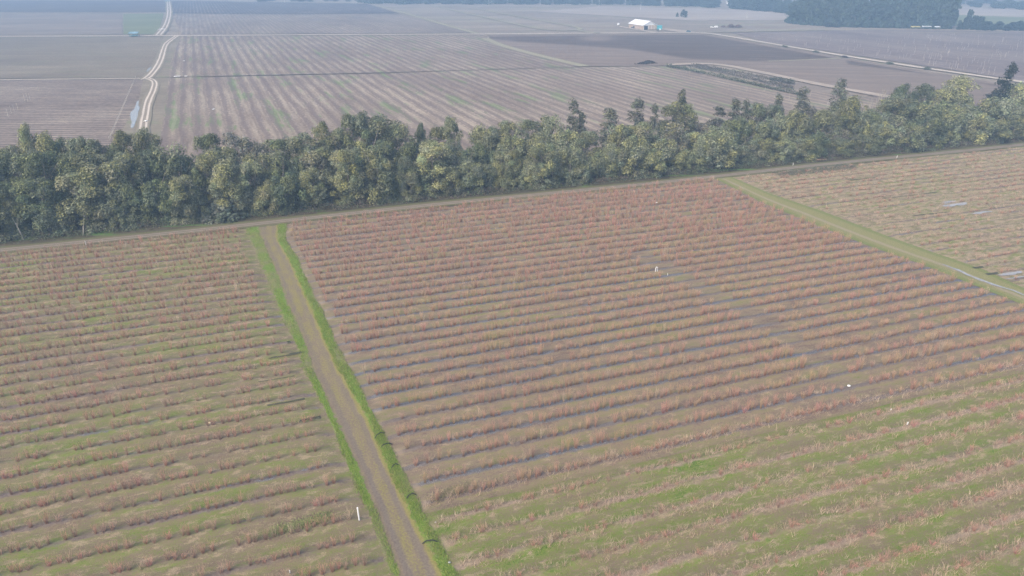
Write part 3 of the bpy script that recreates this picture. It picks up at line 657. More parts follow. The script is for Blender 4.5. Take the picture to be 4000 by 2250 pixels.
weeds('alley_grass', 'low green grass in the alleys of the field left of the track', 220000, -120, 6, 45, 160, [(0.15, 0.22, 0.05), (0.20, 0.25, 0.07), (0.12, 0.17, 0.04), (0.32, 0.28, 0.14), (0.44, 0.35, 0.23)], 0.06, 0.25,
      lambda s, n: inL(s, n)*np.clip(rowdist(n)/1.1-0.3, 0.08, 1)*(0.25+1.0*vnoise(s*0.15, n*0.4, 44)))
PC = SN(G(3800, 770))
weeds('straw_weeds', 'bleached straw patches in the field beyond the right-hand grass track', 38000, 100, 290, 70, 161, DRY, 0.1, 0.55,
      lambda s, n: inRR(s, n)*np.clip(1.2-rowdist(n)/1.2, 0.1, 1)*np.clip(vnoise(s*0.06, n*0.14, 46)*2-0.5+1.6*np.exp(-(((s-PC[0])/26)**2+((n-PC[1])/6)**2)), 0, 1), (0.012, 0.03))

# ------------------------------------------------------------------ trees
def leaf_quads(C, Nrm, size, r, up=0.5):
    k = len(C); d = Nrm+r.normal(0, 0.42, (k, 3)); d[:, 2] += up; d /= np.linalg.norm(d, axis=1)[:, None]+1e-9
    a = np.cross(d, r.normal(0, 1, (k, 3))); a /= np.linalg.norm(a, axis=1)[:, None]+1e-9; b = np.cross(d, a)
    sa = (size*r.uniform(0.6, 1.3, k))[:, None]; sb = sa*r.uniform(0.45, 0.8, (k, 1))
    V = np.stack([C-a*sa, C-b*sb*0.9, C+a*sa, C+b*sb], 1).reshape(-1, 3)
    return V, np.arange(len(V)).reshape(-1, 4)
def crown(seed, ncl, nleaf, W, Ht, shape='round', leaf=0.3, clr=(0.8, 1.6), zlo=0.1, yellow=0.2):
    """clumps of leaves spread over the crown; shape gives its radius at each height"""
    r = np.random.default_rng(seed); CV, CN, CL, ct = [], [], [], []
    lob = r.uniform(0, 2*math.pi, 5); la = r.uniform(0.05, 0.28, 5)
    for c in range(ncl):
        for _ in range(30):
            z = r.uniform(zlo, 1.0)
            if shape == 'round': R = math.sqrt(max(0, 1-((z-0.55)/0.47)**2)) if z > 0.55 else (0.85+0.15*(z-zlo)/(0.55-zlo))
            elif shape == 'cone': R = max(0.10, (1-z)**0.45)*(0.9+0.16*math.sin(z*9+seed))
            elif shape == 'loose': R = 0.55+0.45*math.sin(z*math.pi)
            else: R = math.sqrt(max(0, 1-z*z))
            if r.random() < 0.35+R: break
        az = r.uniform(0, 2*math.pi); R *= 1+sum(la[i]*math.sin((i+1)*az+lob[i]+z*4) for i in range(5))*0.5
        q = R*math.sqrt(r.uniform(0.25, 1.0)); cr = r.uniform(*clr)*(0.75 if shape == 'cone' else 1)
        c0 = np.array([math.cos(az)*q*(W/2-cr*0.6), math.sin(az)*q*(W/2-cr*0.6), z*Ht-cr*0.55])
        k = int(nleaf*(cr/1.2)**2*r.uniform(0.7, 1.2)); v = r.normal(0, 1, (k, 3)); v /= np.linalg.norm(v, axis=1)[:, None]
        v[:, 2] = np.where(v[:, 2] < -0.6, -v[:, 2], v[:, 2])
        sq = np.array([1.0, 1.0, 0.95])*cr*r.uniform(0.8, 1.2, 3)
        CV.append(c0+v*sq*r.uniform(0.25, 1.12, (k, 1))**0.6); CN.append(v)
        y = r.random() < yellow; b = r.uniform(0.75, 1.3)
        tint = np.array([1.14, 1.10, 0.84]) if y else np.array([r.uniform(0.88, 1.08), 1.0, r.uniform(0.85, 1.2)])
        ct.append(tint*b*r.uniform(0.5, 1.45, (k, 1)))
    CV, CN, ct = np.concatenate(CV), np.concatenate(CN), np.concatenate(ct)
    V, Fc = leaf_quads(CV, CN, np.full(len(CV), leaf), r)
    return V, Fc, np.repeat(ct, 4, 0)
def trunk_mb(seed, Ht, W, r0=0.22, limbs=5, z0=0.25, bare=False):
    r = random.Random(seed); mb = MB(); lean = (r.uniform(-.06, .06)*Ht, r.uniform(-.06, .06)*Ht)
    pts = [(0, 0, -0.3), (lean[0]*.2, lean[1]*.2, Ht*0.3), (lean[0]*.6, lean[1]*.6, Ht*0.6), (lean[0], lean[1], Ht*0.9)]
    mb.tube(pts, [r0, r0*0.75, r0*0.5, r0*0.12], 7)
    for i in range(limbs):
        z = r.uniform(z0, 0.7)*Ht; a = r.uniform(0, 6.28); L = W*r.uniform(0.25, 0.45); t = z/(Ht*0.9); bx_, by_ = lean[0]*t, lean[1]*t
        mb.tube([(bx_, by_, z), (bx_+math.cos(a)*L*.55, by_+math.sin(a)*L*.55, z+L*0.5), (bx_+math.cos(a)*L, by_+math.sin(a)*L, z+L*1.1)], [r0*0.5, r0*0.3, r0*0.08], 5)
    return mb
PR = {}
for k in range(6): PR['round', k] = mesh_from('crown', *crown(100+k, 60, 250, 8, 12, 'round', 0.17, (0.75, 1.65), 0.03, 0.2)[:2], LEAF, crown(100+k, 60, 250, 8, 12, 'round', 0.17, (0.75, 1.65), 0.03, 0.2)[2])
for k in range(3): PR['loose', k] = mesh_from('crown', *crown(200+k, 46, 85, 8, 12, 'loose', 0.22, (0.8, 1.5), 0.25, 0.1)[:2], LEAF, crown(200+k, 46, 85, 8, 12, 'loose', 0.22, (0.8, 1.5), 0.25, 0.1)[2])
for k in range(4): PR['cone', k] = mesh_from('crown', *crown(300+k, 60, 110, 5.5, 12, 'cone', 0.2, (0.8, 1.35), 0.14, 0.04)[:2], LEAF, crown(300+k, 60, 110, 5.5, 12, 'cone', 0.2, (0.8, 1.35), 0.14, 0.04)[2])
for k in range(3): PR['shrub', k] = mesh_from('crown', *crown(400+k, 30, 150, 6, 5, 'dome', 0.22, (0.7, 1.3), 0.05, 0.1)[:2], LEAF, crown(400+k, 30, 150, 6, 5, 'dome', 0.22, (0.7, 1.3), 0.05, 0.1)[2])
TRK = {(sh, k): trunk_mb(k*13+1, 12, 8, 0.2, 6).data('trunk', BARK) for sh in ('round', 'loose') for k in range(3)}
TRK.update({('cone', k): trunk_mb(k*17+5, 12, 4, 0.17, 6, 0.2).data('trunk', BARK) for k in range(3)})
TRK.update({('shrub', k): trunk_mb(k*19+5, 4, 4, 0.12, 6, 0.1).data('trunk', BARK) for k in range(3)})
for k in range(4): q_ = crown(500+k, 44, 250, 8, 6.8, 'round', 0.17, (0.75, 1.5), 0.03, 0.2); PR['low', k] = mesh_from('crown', q_[0], q_[1], LEAF, q_[2])
TRK.update({('low', k): trunk_mb(k*23+5, 6.8, 8, 0.15, 6, 0.15).data('trunk', BARK) for k in range(3)})
DIM = {'low': (8, 6.8), 'round': (8, 12), 'loose': (8, 12), 'cone': (5.5, 12), 'shrub': (6, 5)}
TK = {'g': ('round', (0.230, 0.240, 0.135), 'grey-green bushy tree'), 'd': ('round', (0.160, 0.186, 0.100), 'dark green bushy tree'),
      'y': ('round', (0.245, 0.250, 0.130), 'yellow-green flowering tree'), 'b': ('round', (0.205, 0.225, 0.138), 'blue-green feathery tree'),
      'l': ('round', (0.300, 0.310, 0.180), 'pale light green tree'), 'p': ('loose', (0.24, 0.225, 0.165), 'thin grey-brown open tree'),
      'e': ('cone', (0.155, 0.162, 0.112), 'slender dark tapering tree'), 's': ('shrub', (0.205, 0.23, 0.165), 'low rounded grey-green shrub')}
def top_on(px_, py_, n):
    d = ray(px_, py_); nd = d[:2]@NV; t = n/nd; return d[0]*t, d[1]*t, H+d[2]*t, t
trees = []   # x, ytop, width px, n, kind
T = lambda n, kind, *q: trees.extend((x, y, wd, n, kind) for x, y, wd in q)
T(190, 'g', (15, 585, 130), (270, 547, 110), (330, 541, 100), (1180, 530, 120), (1490, 460, 140), (1560, 495, 100), (1880, 508, 110), (2150, 457, 130), (3310, 392, 110))
T(190, 'y', (82, 492, 80), (170, 523, 110), (475, 513, 90), (560, 512, 95), (1248, 483, 75), (1310, 510, 100), (1720, 502, 95), (1985, 479, 95), (2655, 400, 125))
T(190, 'd', (220, 545, 90), (450, 566, 90), (805, 526, 105), (1085, 545, 130), (1640, 485, 40), (3525, 332, 90), (3612, 336, 90))
T(190, 'p', (395, 573, 100), (925, 514, 140), (1000, 560, 90), (1330, 540, 90), (1120, 545, 80), (2740, 475, 110), (3190, 415, 80))
T(190, 'b', (1375, 452, 100), (1420, 446, 90), (1760, 468, 75), (2070, 470, 110), (1935, 500, 90), (2970, 406, 95), (3020, 412, 90))
T(191, 'l', (3765, 300, 130), (3700, 352, 120), (3970, 330, 120))
T(192, 'e', (2243, 389, 48), (2272, 443, 46), (2385, 428, 72), (2490, 391, 64), (2560, 412, 36), (2668, 356, 46), (2808, 416, 56), (2876, 391, 52), (2916, 389, 34), (3045, 372, 44), (3147, 343, 52), (3290, 308, 50))
T(181, 'd', (40, 600, 150), (150, 597, 150), (260, 600, 130), (600, 630, 110), (690, 612, 120), (560, 600, 110), (1600, 560, 110), (1880, 570, 110), (1500, 560, 100), (2880, 470, 110), (3400, 440, 100), (1180, 620, 110), (3640, 420, 130), (3860, 420, 120))
T(181, 'g', (340, 600, 150), (650, 578, 170), (480, 612, 120), (860, 580, 120), (1000, 600, 110), (1240, 580, 120), (1310, 600, 100), (1440, 560, 150), (1730, 560, 110), (2000, 540, 120), (2100, 535, 120), (2300, 517, 90), (2410, 492, 110), (2930, 480, 110), (3230, 440, 120), (3350, 433, 110), (3520, 374, 120), (3590, 405, 140), (3690, 400, 130))
T(181, 'l', (2215, 517, 110), (2500, 481, 110), (2600, 530, 110), (2700, 520, 100), (2810, 500, 130), (3060, 455, 110), (3910, 384, 140))
T(181, 'y', (790, 610, 90), (3113, 447, 115), (3340, 380, 100), (2435, 496, 80), (3970, 412, 110))
T(181, 'b', (1080, 600, 110), (1810, 590, 100), (2740, 540, 100), (3000, 470, 110), (3445, 442, 100), (3770, 420, 130))
T(181, 'p', (1060, 615, 80), (1225, 590, 110), (2640, 480, 100), (3260, 485, 100))
T(172.5, 'd', (20, 720, 140), (130, 700, 150), (480, 720, 120), (600, 715, 130), (1100, 670, 130), (1520, 690, 90), (3200, 520, 110), (3640, 470, 120))
T(172.5, 'g', (290, 676, 165), (380, 640, 170), (217, 790, 100), (446, 775, 90), (700, 690, 110), (640, 800, 90), (1210, 660, 100), (1466, 625, 135), (1600, 640, 90), (1760, 660, 90), (2010, 640, 100), (2230, 580, 115), (2340, 598, 110), (2430, 590, 100), (2550, 590, 110), (2880, 560, 110), (2980, 545, 110), (3150, 545, 110), (3290, 545, 110), (3380, 530, 100), (3560, 490, 120), (3706, 440, 130), (3880, 470, 130), (3970, 480, 110), (3776, 480, 90))
T(172.5, 'y', (40, 780, 80), (516, 800, 115), (1350, 588, 125), (1350, 738, 110), (1040, 720, 110), (1640, 725, 70), (1543, 705, 70), (2012, 588, 60), (1970, 640, 80), (2670, 588, 90))
T(172.5, 'l', (880, 628, 140), (975, 640, 120), (1683, 557, 150), (1963, 596, 90), (1186, 752, 65), (2120, 560, 120), (2485, 540, 120), (2602, 550, 115), (2807, 520, 150), (3485, 485, 120), (3823, 445, 110), (3058, 549, 105), (2070, 640, 90))
T(172.5, 'b', (765, 770, 80), (714, 705, 80), (1582, 615, 70), (1834, 640, 125), (1900, 650, 100), (2390, 575, 100), (2720, 600, 110), (2740, 560, 90), (1440, 740, 90), (3440, 540, 90), (2160, 640, 90), (2280, 640, 90))
T(170.5, 's', (873, 778, 150))
T(190, 'g', (-120, 560, 150), (-260, 570, 150), (4090, 300, 150), (4220, 290, 150)); T(181, 'd', (-80, 620, 160), (-200, 640, 160), (4080, 380, 150), (4200, 370, 150)); T(172.5, 'g', (-70, 740, 150), (-190, 760, 150), (4090, 470, 140), (4210, 450, 140))
rank = {190: 'back', 191: 'back', 192: 'back', 181: 'middle', 172.5: 'front', 170.5: 'front'}
cnt = defaultdict(int)
def make_tree(name, shape, var, x, y, hh, ww, colr, label, group, cat='tree', rot=None):
    W0, H0 = DIM[shape]; t = thing(name, label, cat, (x, y, 0), rng.uniform(0, 6.28) if rot is None else rot, group)
    c = link('crown', PR[shape, var], t); c.scale = (ww/W0, ww/W0, hh/H0); c.color = tuple(colr)+(1,)
    b = link('trunk', TRK[shape, var % 3], t); b.scale = (max(0.6, ww/W0), max(0.6, ww/W0), hh/H0)
    return t
for i, (tx, ty, wd, n, kd) in enumerate(sorted(trees)):
    nn = n+rng.uniform(-1.6, 1.6); x, y, hh, t = top_on(tx, ty, nn); ww = wd*t/F*(2.0 if kd == 'e' else (1.18 if n < 175 else 1.32))
    shape, colr, words = TK[kd]; var = int(rng.integers(0, {'round': 6, 'loose': 3, 'cone': 4, 'shrub': 3}[shape]))
    colr = np.array(colr)*rng.uniform(0.82, 1.18); hh = max(3.0, hh)
    if shape == 'round' and hh < 1.15*ww: shape, var = 'low', int(rng.integers(0, 4))
    cnt[kd, rank[n]] += 1
    nm = {'e': 'tapering_tree', 's': 'shrub'}.get(kd, 'bushy_tree')
    lab = f"{words}, {ordn(cnt[kd, rank[n]])} such from the left in the belt's {rank[n]} rank" if kd != 's' else 'low rounded grey-green shrub at the tree belt front above the farm track'
    make_tree(nm, shape, var, x, y, hh*1.02, ww, colr, lab, 'trees of the windbreak belt' if kd != 's' else None, 'shrub' if kd == 's' else 'tree')
# the tall leaning tree at the right edge
x, y, hh, t = top_on(3978, 238, 191); ww = 95*t/F
tr = make_tree('leaning_tree', 'cone', 1, x-7.5, y-2, hh, ww*1.15, (0.052, 0.064, 0.046), 'tall dark leaning tree standing above the belt at the right edge', None); tr.rotation_euler = (0, math.radians(17), 0.3)
# pale leaning trunks seen at the front
def pale_trunk(b0, t0, n, lab):
    B0 = G(*b0); d = ray(*t0); tt = (B0@NV+0.6)/(d[:2]@NV); P = np.array([d[0]*tt, d[1]*tt, H+d[2]*tt])
    mb = MB().tube([(0, 0, -0.2), tuple((P-np.array([B0[0], B0[1], 0]))*0.5+np.array([0.1, 0, 0])), tuple(P-np.array([B0[0], B0[1], 0]))], [0.16, 0.11, 0.07], 7)
    mb.tube([tuple((P-np.array([B0[0], B0[1], 0]))*0.55), tuple((P-np.array([B0[0], B0[1], 0]))*0.9+np.array([0.9, 0, 0.4]))], [0.1, 0.05], 6)
    tag(mb.build('leaning_tree', m_plain('pale bark', (0.33, 0.31, 0.27), 0.9, 0.1, 0.3, 2.0), None, (B0[0], B0[1], 0)), lab, 'tree')
pale_trunk((92, 935), (48, 850), 169, 'pale leaning bare trunk under the yellow tree at the belt left end')
pale_trunk((324, 915), (326, 815), 169, 'upright pale forked trunk standing clear at the belt front, left of the track')
pale_trunk((1232, 775), (1241, 700), 169, 'thin pale trunk in a gap of the belt right of the farm track')
# bare poplars
for j, (qx, qt) in enumerate([(3398, 395), (3412, 378), (3428, 390), (3440, 365), (3452, 345), (3462, 352), (3472, 372), (3480, 392)]):
    x, y, hh, t = top_on(qx, qt, 191+rng.uniform(-2, 2)); mb = MB(); r = random.Random(j)
    mb.tube([(0, 0, -0.2), (0.1, 0, hh*0.5), (r.uniform(-.5, .5), 0, hh)], [0.16, 0.11, 0.03], 6)
    for i in range(16):
        z = hh*r.uniform(0.35, 0.92); a = r.uniform(0, 6.28); L = (hh-z)*0.35+0.5
        mb.tube([(0.05, 0, z), (math.cos(a)*L*.3, math.sin(a)*L*.3, z+L*0.9), (math.cos(a)*L*.38, math.sin(a)*L*.38, z+L*1.6)], [0.05, 0.035, 0.012], 4)
    tag(mb.build('bare_poplar', m_plain('grey bark', (0.36, 0.33, 0.29), 0.9, 0.1), None, (x, y, 0)), f'slim leafless pale tree, {ordn(j+1)} from the left in the bare clump behind the belt', 'tree', 'leafless trees behind the belt')
# undergrowth at the foot of the belt
def scrub(name, label, k, s0, s1, n0, n1, hmin, hmax, pal, size, seed):
    r = np.random.default_rng(seed); s = r.uniform(s0, s1, k); n = n0+(n1-n0)*r.random(k)**0.8
    hm = (hmin+(hmax-hmin)*vnoise(s*0.25, n*0.5, seed))*np.clip((n-n0)/1.6+0.25, 0, 1); z = hm*r.random(k)**0.6; x, y = XY(s, n)
    V, Fc = leaf_quads(np.column_stack([x, y, z+0.03]), np.tile([0, -0.3, 0.7], (k, 1)), np.full(k, size), r)
    pal = np.array(pal); ix = (vnoise(s*0.08, n*0.3, seed+5)*len(pal)).astype(int).clip(0, len(pal)-1); rr = r.random(k) < 0.4; ix[rr] = r.integers(0, len(pal), rr.sum())
    o = link(name, mesh_from(name, V, Fc, LEAF, np.repeat(pal[ix]*r.uniform(0.7, 1.3, (k, 1)), 4, 0))); o.color = (1, 1, 1, 1)
    tag(o, label, 'undergrowth', kind='stuff')
scrub('undergrowth', 'dark tangled undergrowth along the foot of the tree belt', 60000, -110, 320, 167.2, 174, 0.5, 1.9, [(0.095, 0.125, 0.065), (0.12, 0.15, 0.08), (0.14, 0.125, 0.085), (0.17, 0.13, 0.105), (0.10, 0.13, 0.075)], 0.17, 5)
scrub('undergrowth', 'dark low growth filling the middle of the tree belt', 42000, -110, 320, 173, 195, 2.0, 6.0, [(0.13, 0.155, 0.09), (0.16, 0.18, 0.11), (0.17, 0.16, 0.11)], 0.24, 6)
sA, sB = SN(G(3000, 672))[0], SN(G(3300, 640))[0]
scrub('bramble', 'grey-green bramble strip along the near side of the headland road', 5000, sA, sB, 157.0, 161.4, 0.2, 1.0, [(0.16, 0.165, 0.115), (0.22, 0.20, 0.14), (0.14, 0.15, 0.09)], 0.15, 7)

# green weedy clumps in the near fields
def clump(pts, name, label, hgt, seed, pal=((0.05, 0.075, 0.022), (0.08, 0.105, 0.03), (0.10, 0.115, 0.035))):
    r = np.random.default_rng(seed); P = sn_line(pts); k = 2600; t = r.uniform(0, len(P)-1, k); c = np.stack([np.interp(t, range(len(P)), P[:, i]) for i in (0, 1)], 1)
    c[:, 1] += r.normal(0, 0.42, k); c[:, 0] += r.normal(0, 0.4, k); x, y = XY(c[:, 0], c[:, 1]); z = hgt*r.random(k)**0.7*(0.5+0.7*vnoise(c[:, 0]*0.9, c[:, 1]*0.9, seed))
    V, Fc = leaf_quads(np.column_stack([x, y, z+0.04]), np.tile([0, -0.2, 0.8], (k, 1)), np.full(k, 0.075), r); pal = np.array(pal)
    o = link(name, mesh_from(name, V, Fc, LEAF, np.repeat(pal[r.integers(0, len(pal), k)]*r.uniform(0.7, 1.3, (k, 1)), 4, 0))); o.color = (1, 1, 1, 1)
    tag(o, label, 'weed clump')
clump([(1060, 2085), (1145, 2062), (1215, 2040), (1285, 2018)], 'weed_clump', 'dense olive green weed hedge along a row left of the white marker post', 0.42, 1, ((0.20, 0.25, 0.08), (0.25, 0.29, 0.10), (0.28, 0.28, 0.12)))
clump([(1695, 1950), (1760, 1930), (1825, 1908)], 'weed_clump', 'brownish green weed patch at the row ends right of the grass bank', 0.35, 2, ((0.24, 0.22, 0.12), (0.28, 0.26, 0.13), (0.34, 0.27, 0.18)))

# ------------------------------------------------------------------ posts and small things in the near fields
WHITE = m_plain('white paint', (0.82, 0.82, 0.80), 0.5, 0.4, 0.06); PVC = m_plain('white pipe', (0.80, 0.81, 0.82), 0.35, 0.5, 0.05)
BLACK = m_plain('black pipe', (0.03, 0.03, 0.032), 0.5, 0.4); WOOD = m_plain('weathered wood', (0.33, 0.27, 0.20), 0.9, 0.1, 0.35, 6)
def post(px_, py_, hh, r, label, name='marker_post', lean=(0, 0)):
    x, y = G(px_, py_); t = thing(name, label, 'post', (x, y, 0))
    MB().tube([(0, 0, -0.1), (lean[0]*.5, lean[1]*.5, hh*0.5), (lean[0], lean[1], hh-0.03), (lean[0], lean[1], hh)], [r, r, r, r*0.7], 10).build('shaft', PVC, t)
    MB().tube([(0, 0, -0.05), (0, 0, 0.06)], r*1.7, 10).build('collar', BLACK, t)
post(1404, 2034, 1.85, 0.085, 'tall white marker post left of the farm track near the photo bottom', lean=(-0.06, 0.05))
post(3541, 1664, 0.65, 0.07, 'short white leaning peg in the weedy rows at lower right', 'white_peg', (0.08, 0))
post(3479, 1606, 0.4, 0.06, 'small white peg at a row end just above the leaning peg', 'white_peg')
post(1133, 2240, 0.45, 0.05, 'small white peg at the photo bottom left of the track', 'white_peg')
post(2607, 1080, 0.7, 0.045, 'thin white peg below the pair of white pipes', 'white_peg')
post(336, 957, 1.0, 0.06, 'pale stub post beside the headland road at left', 'white_peg')
post(3097, 647, 0.9, 0.06, 'white stub post beside the headland road by the bramble strip', 'white_peg')
post(3503, 618, 0.9, 0.06, 'white stub post on the headland road edge at far right', 'white_peg')
# white standpipe with bent arm
x, y = G(2564, 1062); t = thing('standpipe', 'pair of white irrigation standpipes joined by a bent arm among the rows', 'pipe', (x, y, 0.1), 0.2); t.scale = (0.62, 0.62, 0.62)
MB().tube([(-0.33, 0, 0), (-0.3, 0, 1.1), (-0.22, 0, 1.45), (0.0, 0, 1.55), (0.12, 0, 1.5)], 0.11, 10).build('riser', PVC, t)
MB().tube([(0.32, 0, 0), (0.3, 0, 0.95)], 0.10, 10).build('riser', PVC, t)
MB().tube([(0.12, 0, 1.5), (0.28, 0, 1.3), (0.42, 0, 1.28)], 0.08, 8).build('elbow', PVC, t)
MB().wheel(0.0, -0.14, 0.75, 0.16, 0.06).build('valve_wheel', m_plain('grey metal', (0.25, 0.26, 0.28), 0.4, 0.5), t)
def lump(px_, py_, r, mat, name, label, cat, flat=0.6, seed=0):
    x, y = G(px_, py_); rr = np.random.default_rng(seed); V = []; n = 10; m_ = 6
    for i in range(m_+1):
        for k in range(n):
            a = math.pi*i/m_; b = 2*math.pi*k/n; q = r*(0.8+0.35*rr.random()); V.append((q*math.sin(a)*math.cos(b), q*math.sin(a)*math.sin(b)*0.8, max(-0.05, q*flat*math.cos(a))+r*flat*0.6))
    Fc = [(i*n+k, (i+1)*n+k, (i+1)*n+(k+1) % n, i*n+(k+1) % n) for i in range(m_) for k in range(n)]
    tag(link(name, mesh_from(name, V, Fc, mat, smooth=True), None, (x, y, 0.1)), label, cat)
lump(3315, 1512, 0.24, WHITE, 'white_bag', 'crumpled white sack lying on a mulch row at right', 'sack', 0.7, 1)
lump(2565, 793, 0.3, WHITE, 'white_bag', 'white plastic scrap lying in the far part of the centre field', 'scrap', 0.3, 2)
lump(1756, 2201, 0.14, m_plain('pale stone', (0.36, 0.37, 0.37), 0.8, 0.2), 'stone', 'pale stone beside the right grass bank at the photo bottom', 'stone', 0.6, 3)
lump(1702, 2044, 0.12, m_plain('pale rock', (0.36, 0.33, 0.29), 0.8, 0.2), 'stone', 'pale stone in the dry weeds right of the grass bank', 'stone', 0.6, 4)
lump(820, 1655, 0.2, m_plain('bleached wood', (0.5, 0.42, 0.3), 0.9, 0.1), 'stone', 'bleached lump on a row in the left field', 'stone', 0.5, 5)
for j, (a, b) in enumerate([((1464, 1712), (1502, 1694)), ((1488, 1748), (1534, 1738)), ((1530, 1830), (1556, 1818)), ((1588, 1948), (1624, 1934)), ((1650, 2124), (1712, 2120))]):
    p0 = np.array(G(*a)); p1 = np.array(G(*b)); c = (p0+p1)/2; q0, q1 = p0-c, p1-c
    tag(MB().tube([(q0[0], q0[1], 0.0), (q0[0]*.5, q0[1]*.5, 0.38), (q1[0]*.3, q1[1]*.3, 0.42), (q1[0], q1[1], 0.1)], 0.06, 7).build('irrigation_pipe', BLACK, None, (c[0], c[1], 0.02)),
        f'black pipe end poking through the right grass bank, {ordn(j+1)} from the top', 'pipe', 'pipes across the grass bank')
# woodpile by the headland road
x, y = G(3195, 627); t = thing('log_heap', 'heap of cut orange-brown logs beside the headland road at right', 'log heap', (x, y, 0), ROW_ANG)
LOG = m_plain('cut logs', (0.40, 0.28, 0.18), 0.9, 0.1, 0.35, 4); r = random.Random(4)
for i in range(12):
    cx, cy = r.uniform(-2.2, 2.2), r.uniform(-0.5, 0.5); a = r.uniform(-0.5, 0.5); L = r.uniform(0.8, 1.6); z = 0.1+0.16*(i % 3)
    MB().tube([(cx-math.cos(a)*L, cy-math.sin(a)*L, z), (cx+math.cos(a)*L, cy+math.sin(a)*L, z+r.uniform(0, .25))], r.uniform(0.06, 0.13), 7).build('log', LOG, t)

# ------------------------------------------------------------------ far objects
TEAL = m_plain('teal sheet', (0.06, 0.36, 0.42), 0.5, 0.3, 0.12); ROOFW = m_plain('white roof sheet', (0.85, 0.86, 0.86), 0.45, 0.4, 0.04)
def m_cladding():
    t = NT('board cladding'); xs = t.sep(t.pos()); a = t.add(xs[0], xs[1]); f = t.math('FRACT', t.mul(a, 0.9)); n = t.noise(t.pos(), 0.7, 4, 0.6)
    c = t.mix(t.step(n, 0.35, 0.65), (0.40, 0.29, 0.22), (0.52, 0.43, 0.36)); c = t.mix(t.mul(t.step(f, 0.12, 0.04), 0.6), c, (0.62, 0.57, 0.5))
    return t.bsdf(c, 0.85, 0.15)
CLAD = m_cladding(); DARK = m_plain('dark interior', (0.03, 0.03, 0.035), 0.9, 0.05); GLASS = m_plain('dark glass', (0.03, 0.04, 0.05), 0.1, 0.6); TYRE = m_plain('tyre rubber', (0.025, 0.025, 0.025), 0.9, 0.1)
# barn: corner nearest, gable end towards +x, long side towards -x
c0 = G(2512, 116); c1 = G(2456, 107.2); c2 = G(2565, 115)
e1 = c1-c0; L1 = np.linalg.norm(e1); ang = math.atan2(e1[1], e1[0]); Wd = 14.5
barn = thing('barn', 'long barn with white gabled roof and tan board walls beside the far farm road', 'barn', (c0[0], c0[1], 0), ang)
L1 = min(L1, 30.0); hw = 4.0; hr = 7.6       # local x along the long side, y = -width (gable runs to the right)
MB().box(0.3, L1-0.3, -0.25, -0.05, 0, hw).build('wall', CLAD, barn); MB().box(0.3, L1-0.3, -Wd+0.05, -Wd+0.25, 0, hw).build('wall', CLAD, barn)
def gable(x0, x1, dark_doorway):
    mb = MB()
    if dark_doorway: mb.box(x0, x1, -0.9, 0.0, 0, hw); mb.box(x0, x1, -Wd, -5.4, 0, hw); mb.box(x0, x1, -5.4, -0.9, 3.5, hw)
    else: mb.box(x0, x1, -Wd, 0, 0, hw)
    return mb
gable(0, 0.25, True).build('wall', CLAD, barn); gable(L1-0.25, L1, False).build('wall', CLAD, barn)
gm = MB(); b = [(-Wd-0.0, hw+0.01), (0.0, hw+0.01), (-Wd/2, hr-0.15)]
gm.v = [(0.0, y, z) for y, z in b]+[(0.25, y, z) for y, z in b]+[(L1-0.25, y, z) for y, z in b]+[(L1, y, z) for y, z in b]
gm.f = [(0, 1, 2), (5, 4, 3), (6, 7, 8), (11, 10, 9)]; gm.build('gable_panel', ROOFW, barn)
rm = MB(); ov = 0.8
for sgn, ya, yb in ((1, 0.9, -Wd/2), (-1, -Wd-0.9, -Wd/2)):
    bb = len(rm.v); za = hw-0.35
    rm.v += [(-ov, ya, za), (L1+ov, ya, za), (L1+ov, yb, hr), (-ov, yb, hr), (-ov, ya, za+0.15), (L1+ov, ya, za+0.15), (L1+ov, yb, hr+0.15), (-ov, yb, hr+0.15)]
    rm.f += [tuple(bb+i for i in q) for q in ((0, 3, 2, 1), (4, 5, 6, 7), (0, 1, 5, 4), (1, 2, 6, 5), (2, 3, 7, 6), (3, 0, 4, 7))]
rm.build('roof', ROOFW, barn)
d = MB(); d.box(-0.06, -0.002, -0.9, -0.5, 0, 3.5); d.box(-0.06, -0.002, -5.8, -5.4, 0, 3.5); d.box(-0.06, -0.002, -5.8, -0.5, 3.5, 3.9); d.build('door_frame', WHITE, barn)
MB().box(0.6, 0.7, -5.4, -0.9, 0.02, 3.5).build('dark_doorway', DARK, barn)  # near-black panel painting the shade inside the open barn entrance
for yy in (-8.8, -12.2): MB().box(-0.05, -0.003, yy-0.12, yy+0.12, 0, hw).build('batten', WHITE, barn)
# tractor against the long wall
def vehicle_wheel(parent, x, y, r, wd, name='wheel'):
    wv = MB().wheel(x, y, r, r, wd).build(name, TYRE, parent); MB().wheel(x, y, r, r*0.5, wd*1.06, 10).build('rim', m_plain('rim', (0.4, 0.4, 0.38), 0.5, 0.4), wv); return wv
x, y = G(2473, 110.5); t = thing('tractor', 'small dark tractor with white cab roof parked at the barn wall', 'tractor', (x, y, 0), 0.3)
MB().box(-1.9, 0.2, -0.45, 0.45, 0.7, 1.5, 0.1, 0.05).build('hood', m_plain('dark paint', (0.08, 0.09, 0.13), 0.4, 0.4), t, bevel=0.08)
MB().box(0.2, 1.7, -0.8, 0.8, 0.8, 2.4, 0.15, 0.1).build('cab', GLASS, t); MB().box(0.1, 1.8, -0.9, 0.9, 2.4, 2.6).build('cab_roof', WHITE, t)
for yy in (-0.9, 0.9): vehicle_wheel(t, 1.0, yy, 0.8, 0.45); vehicle_wheel(t, -1.4, yy*0.75, 0.5, 0.3)
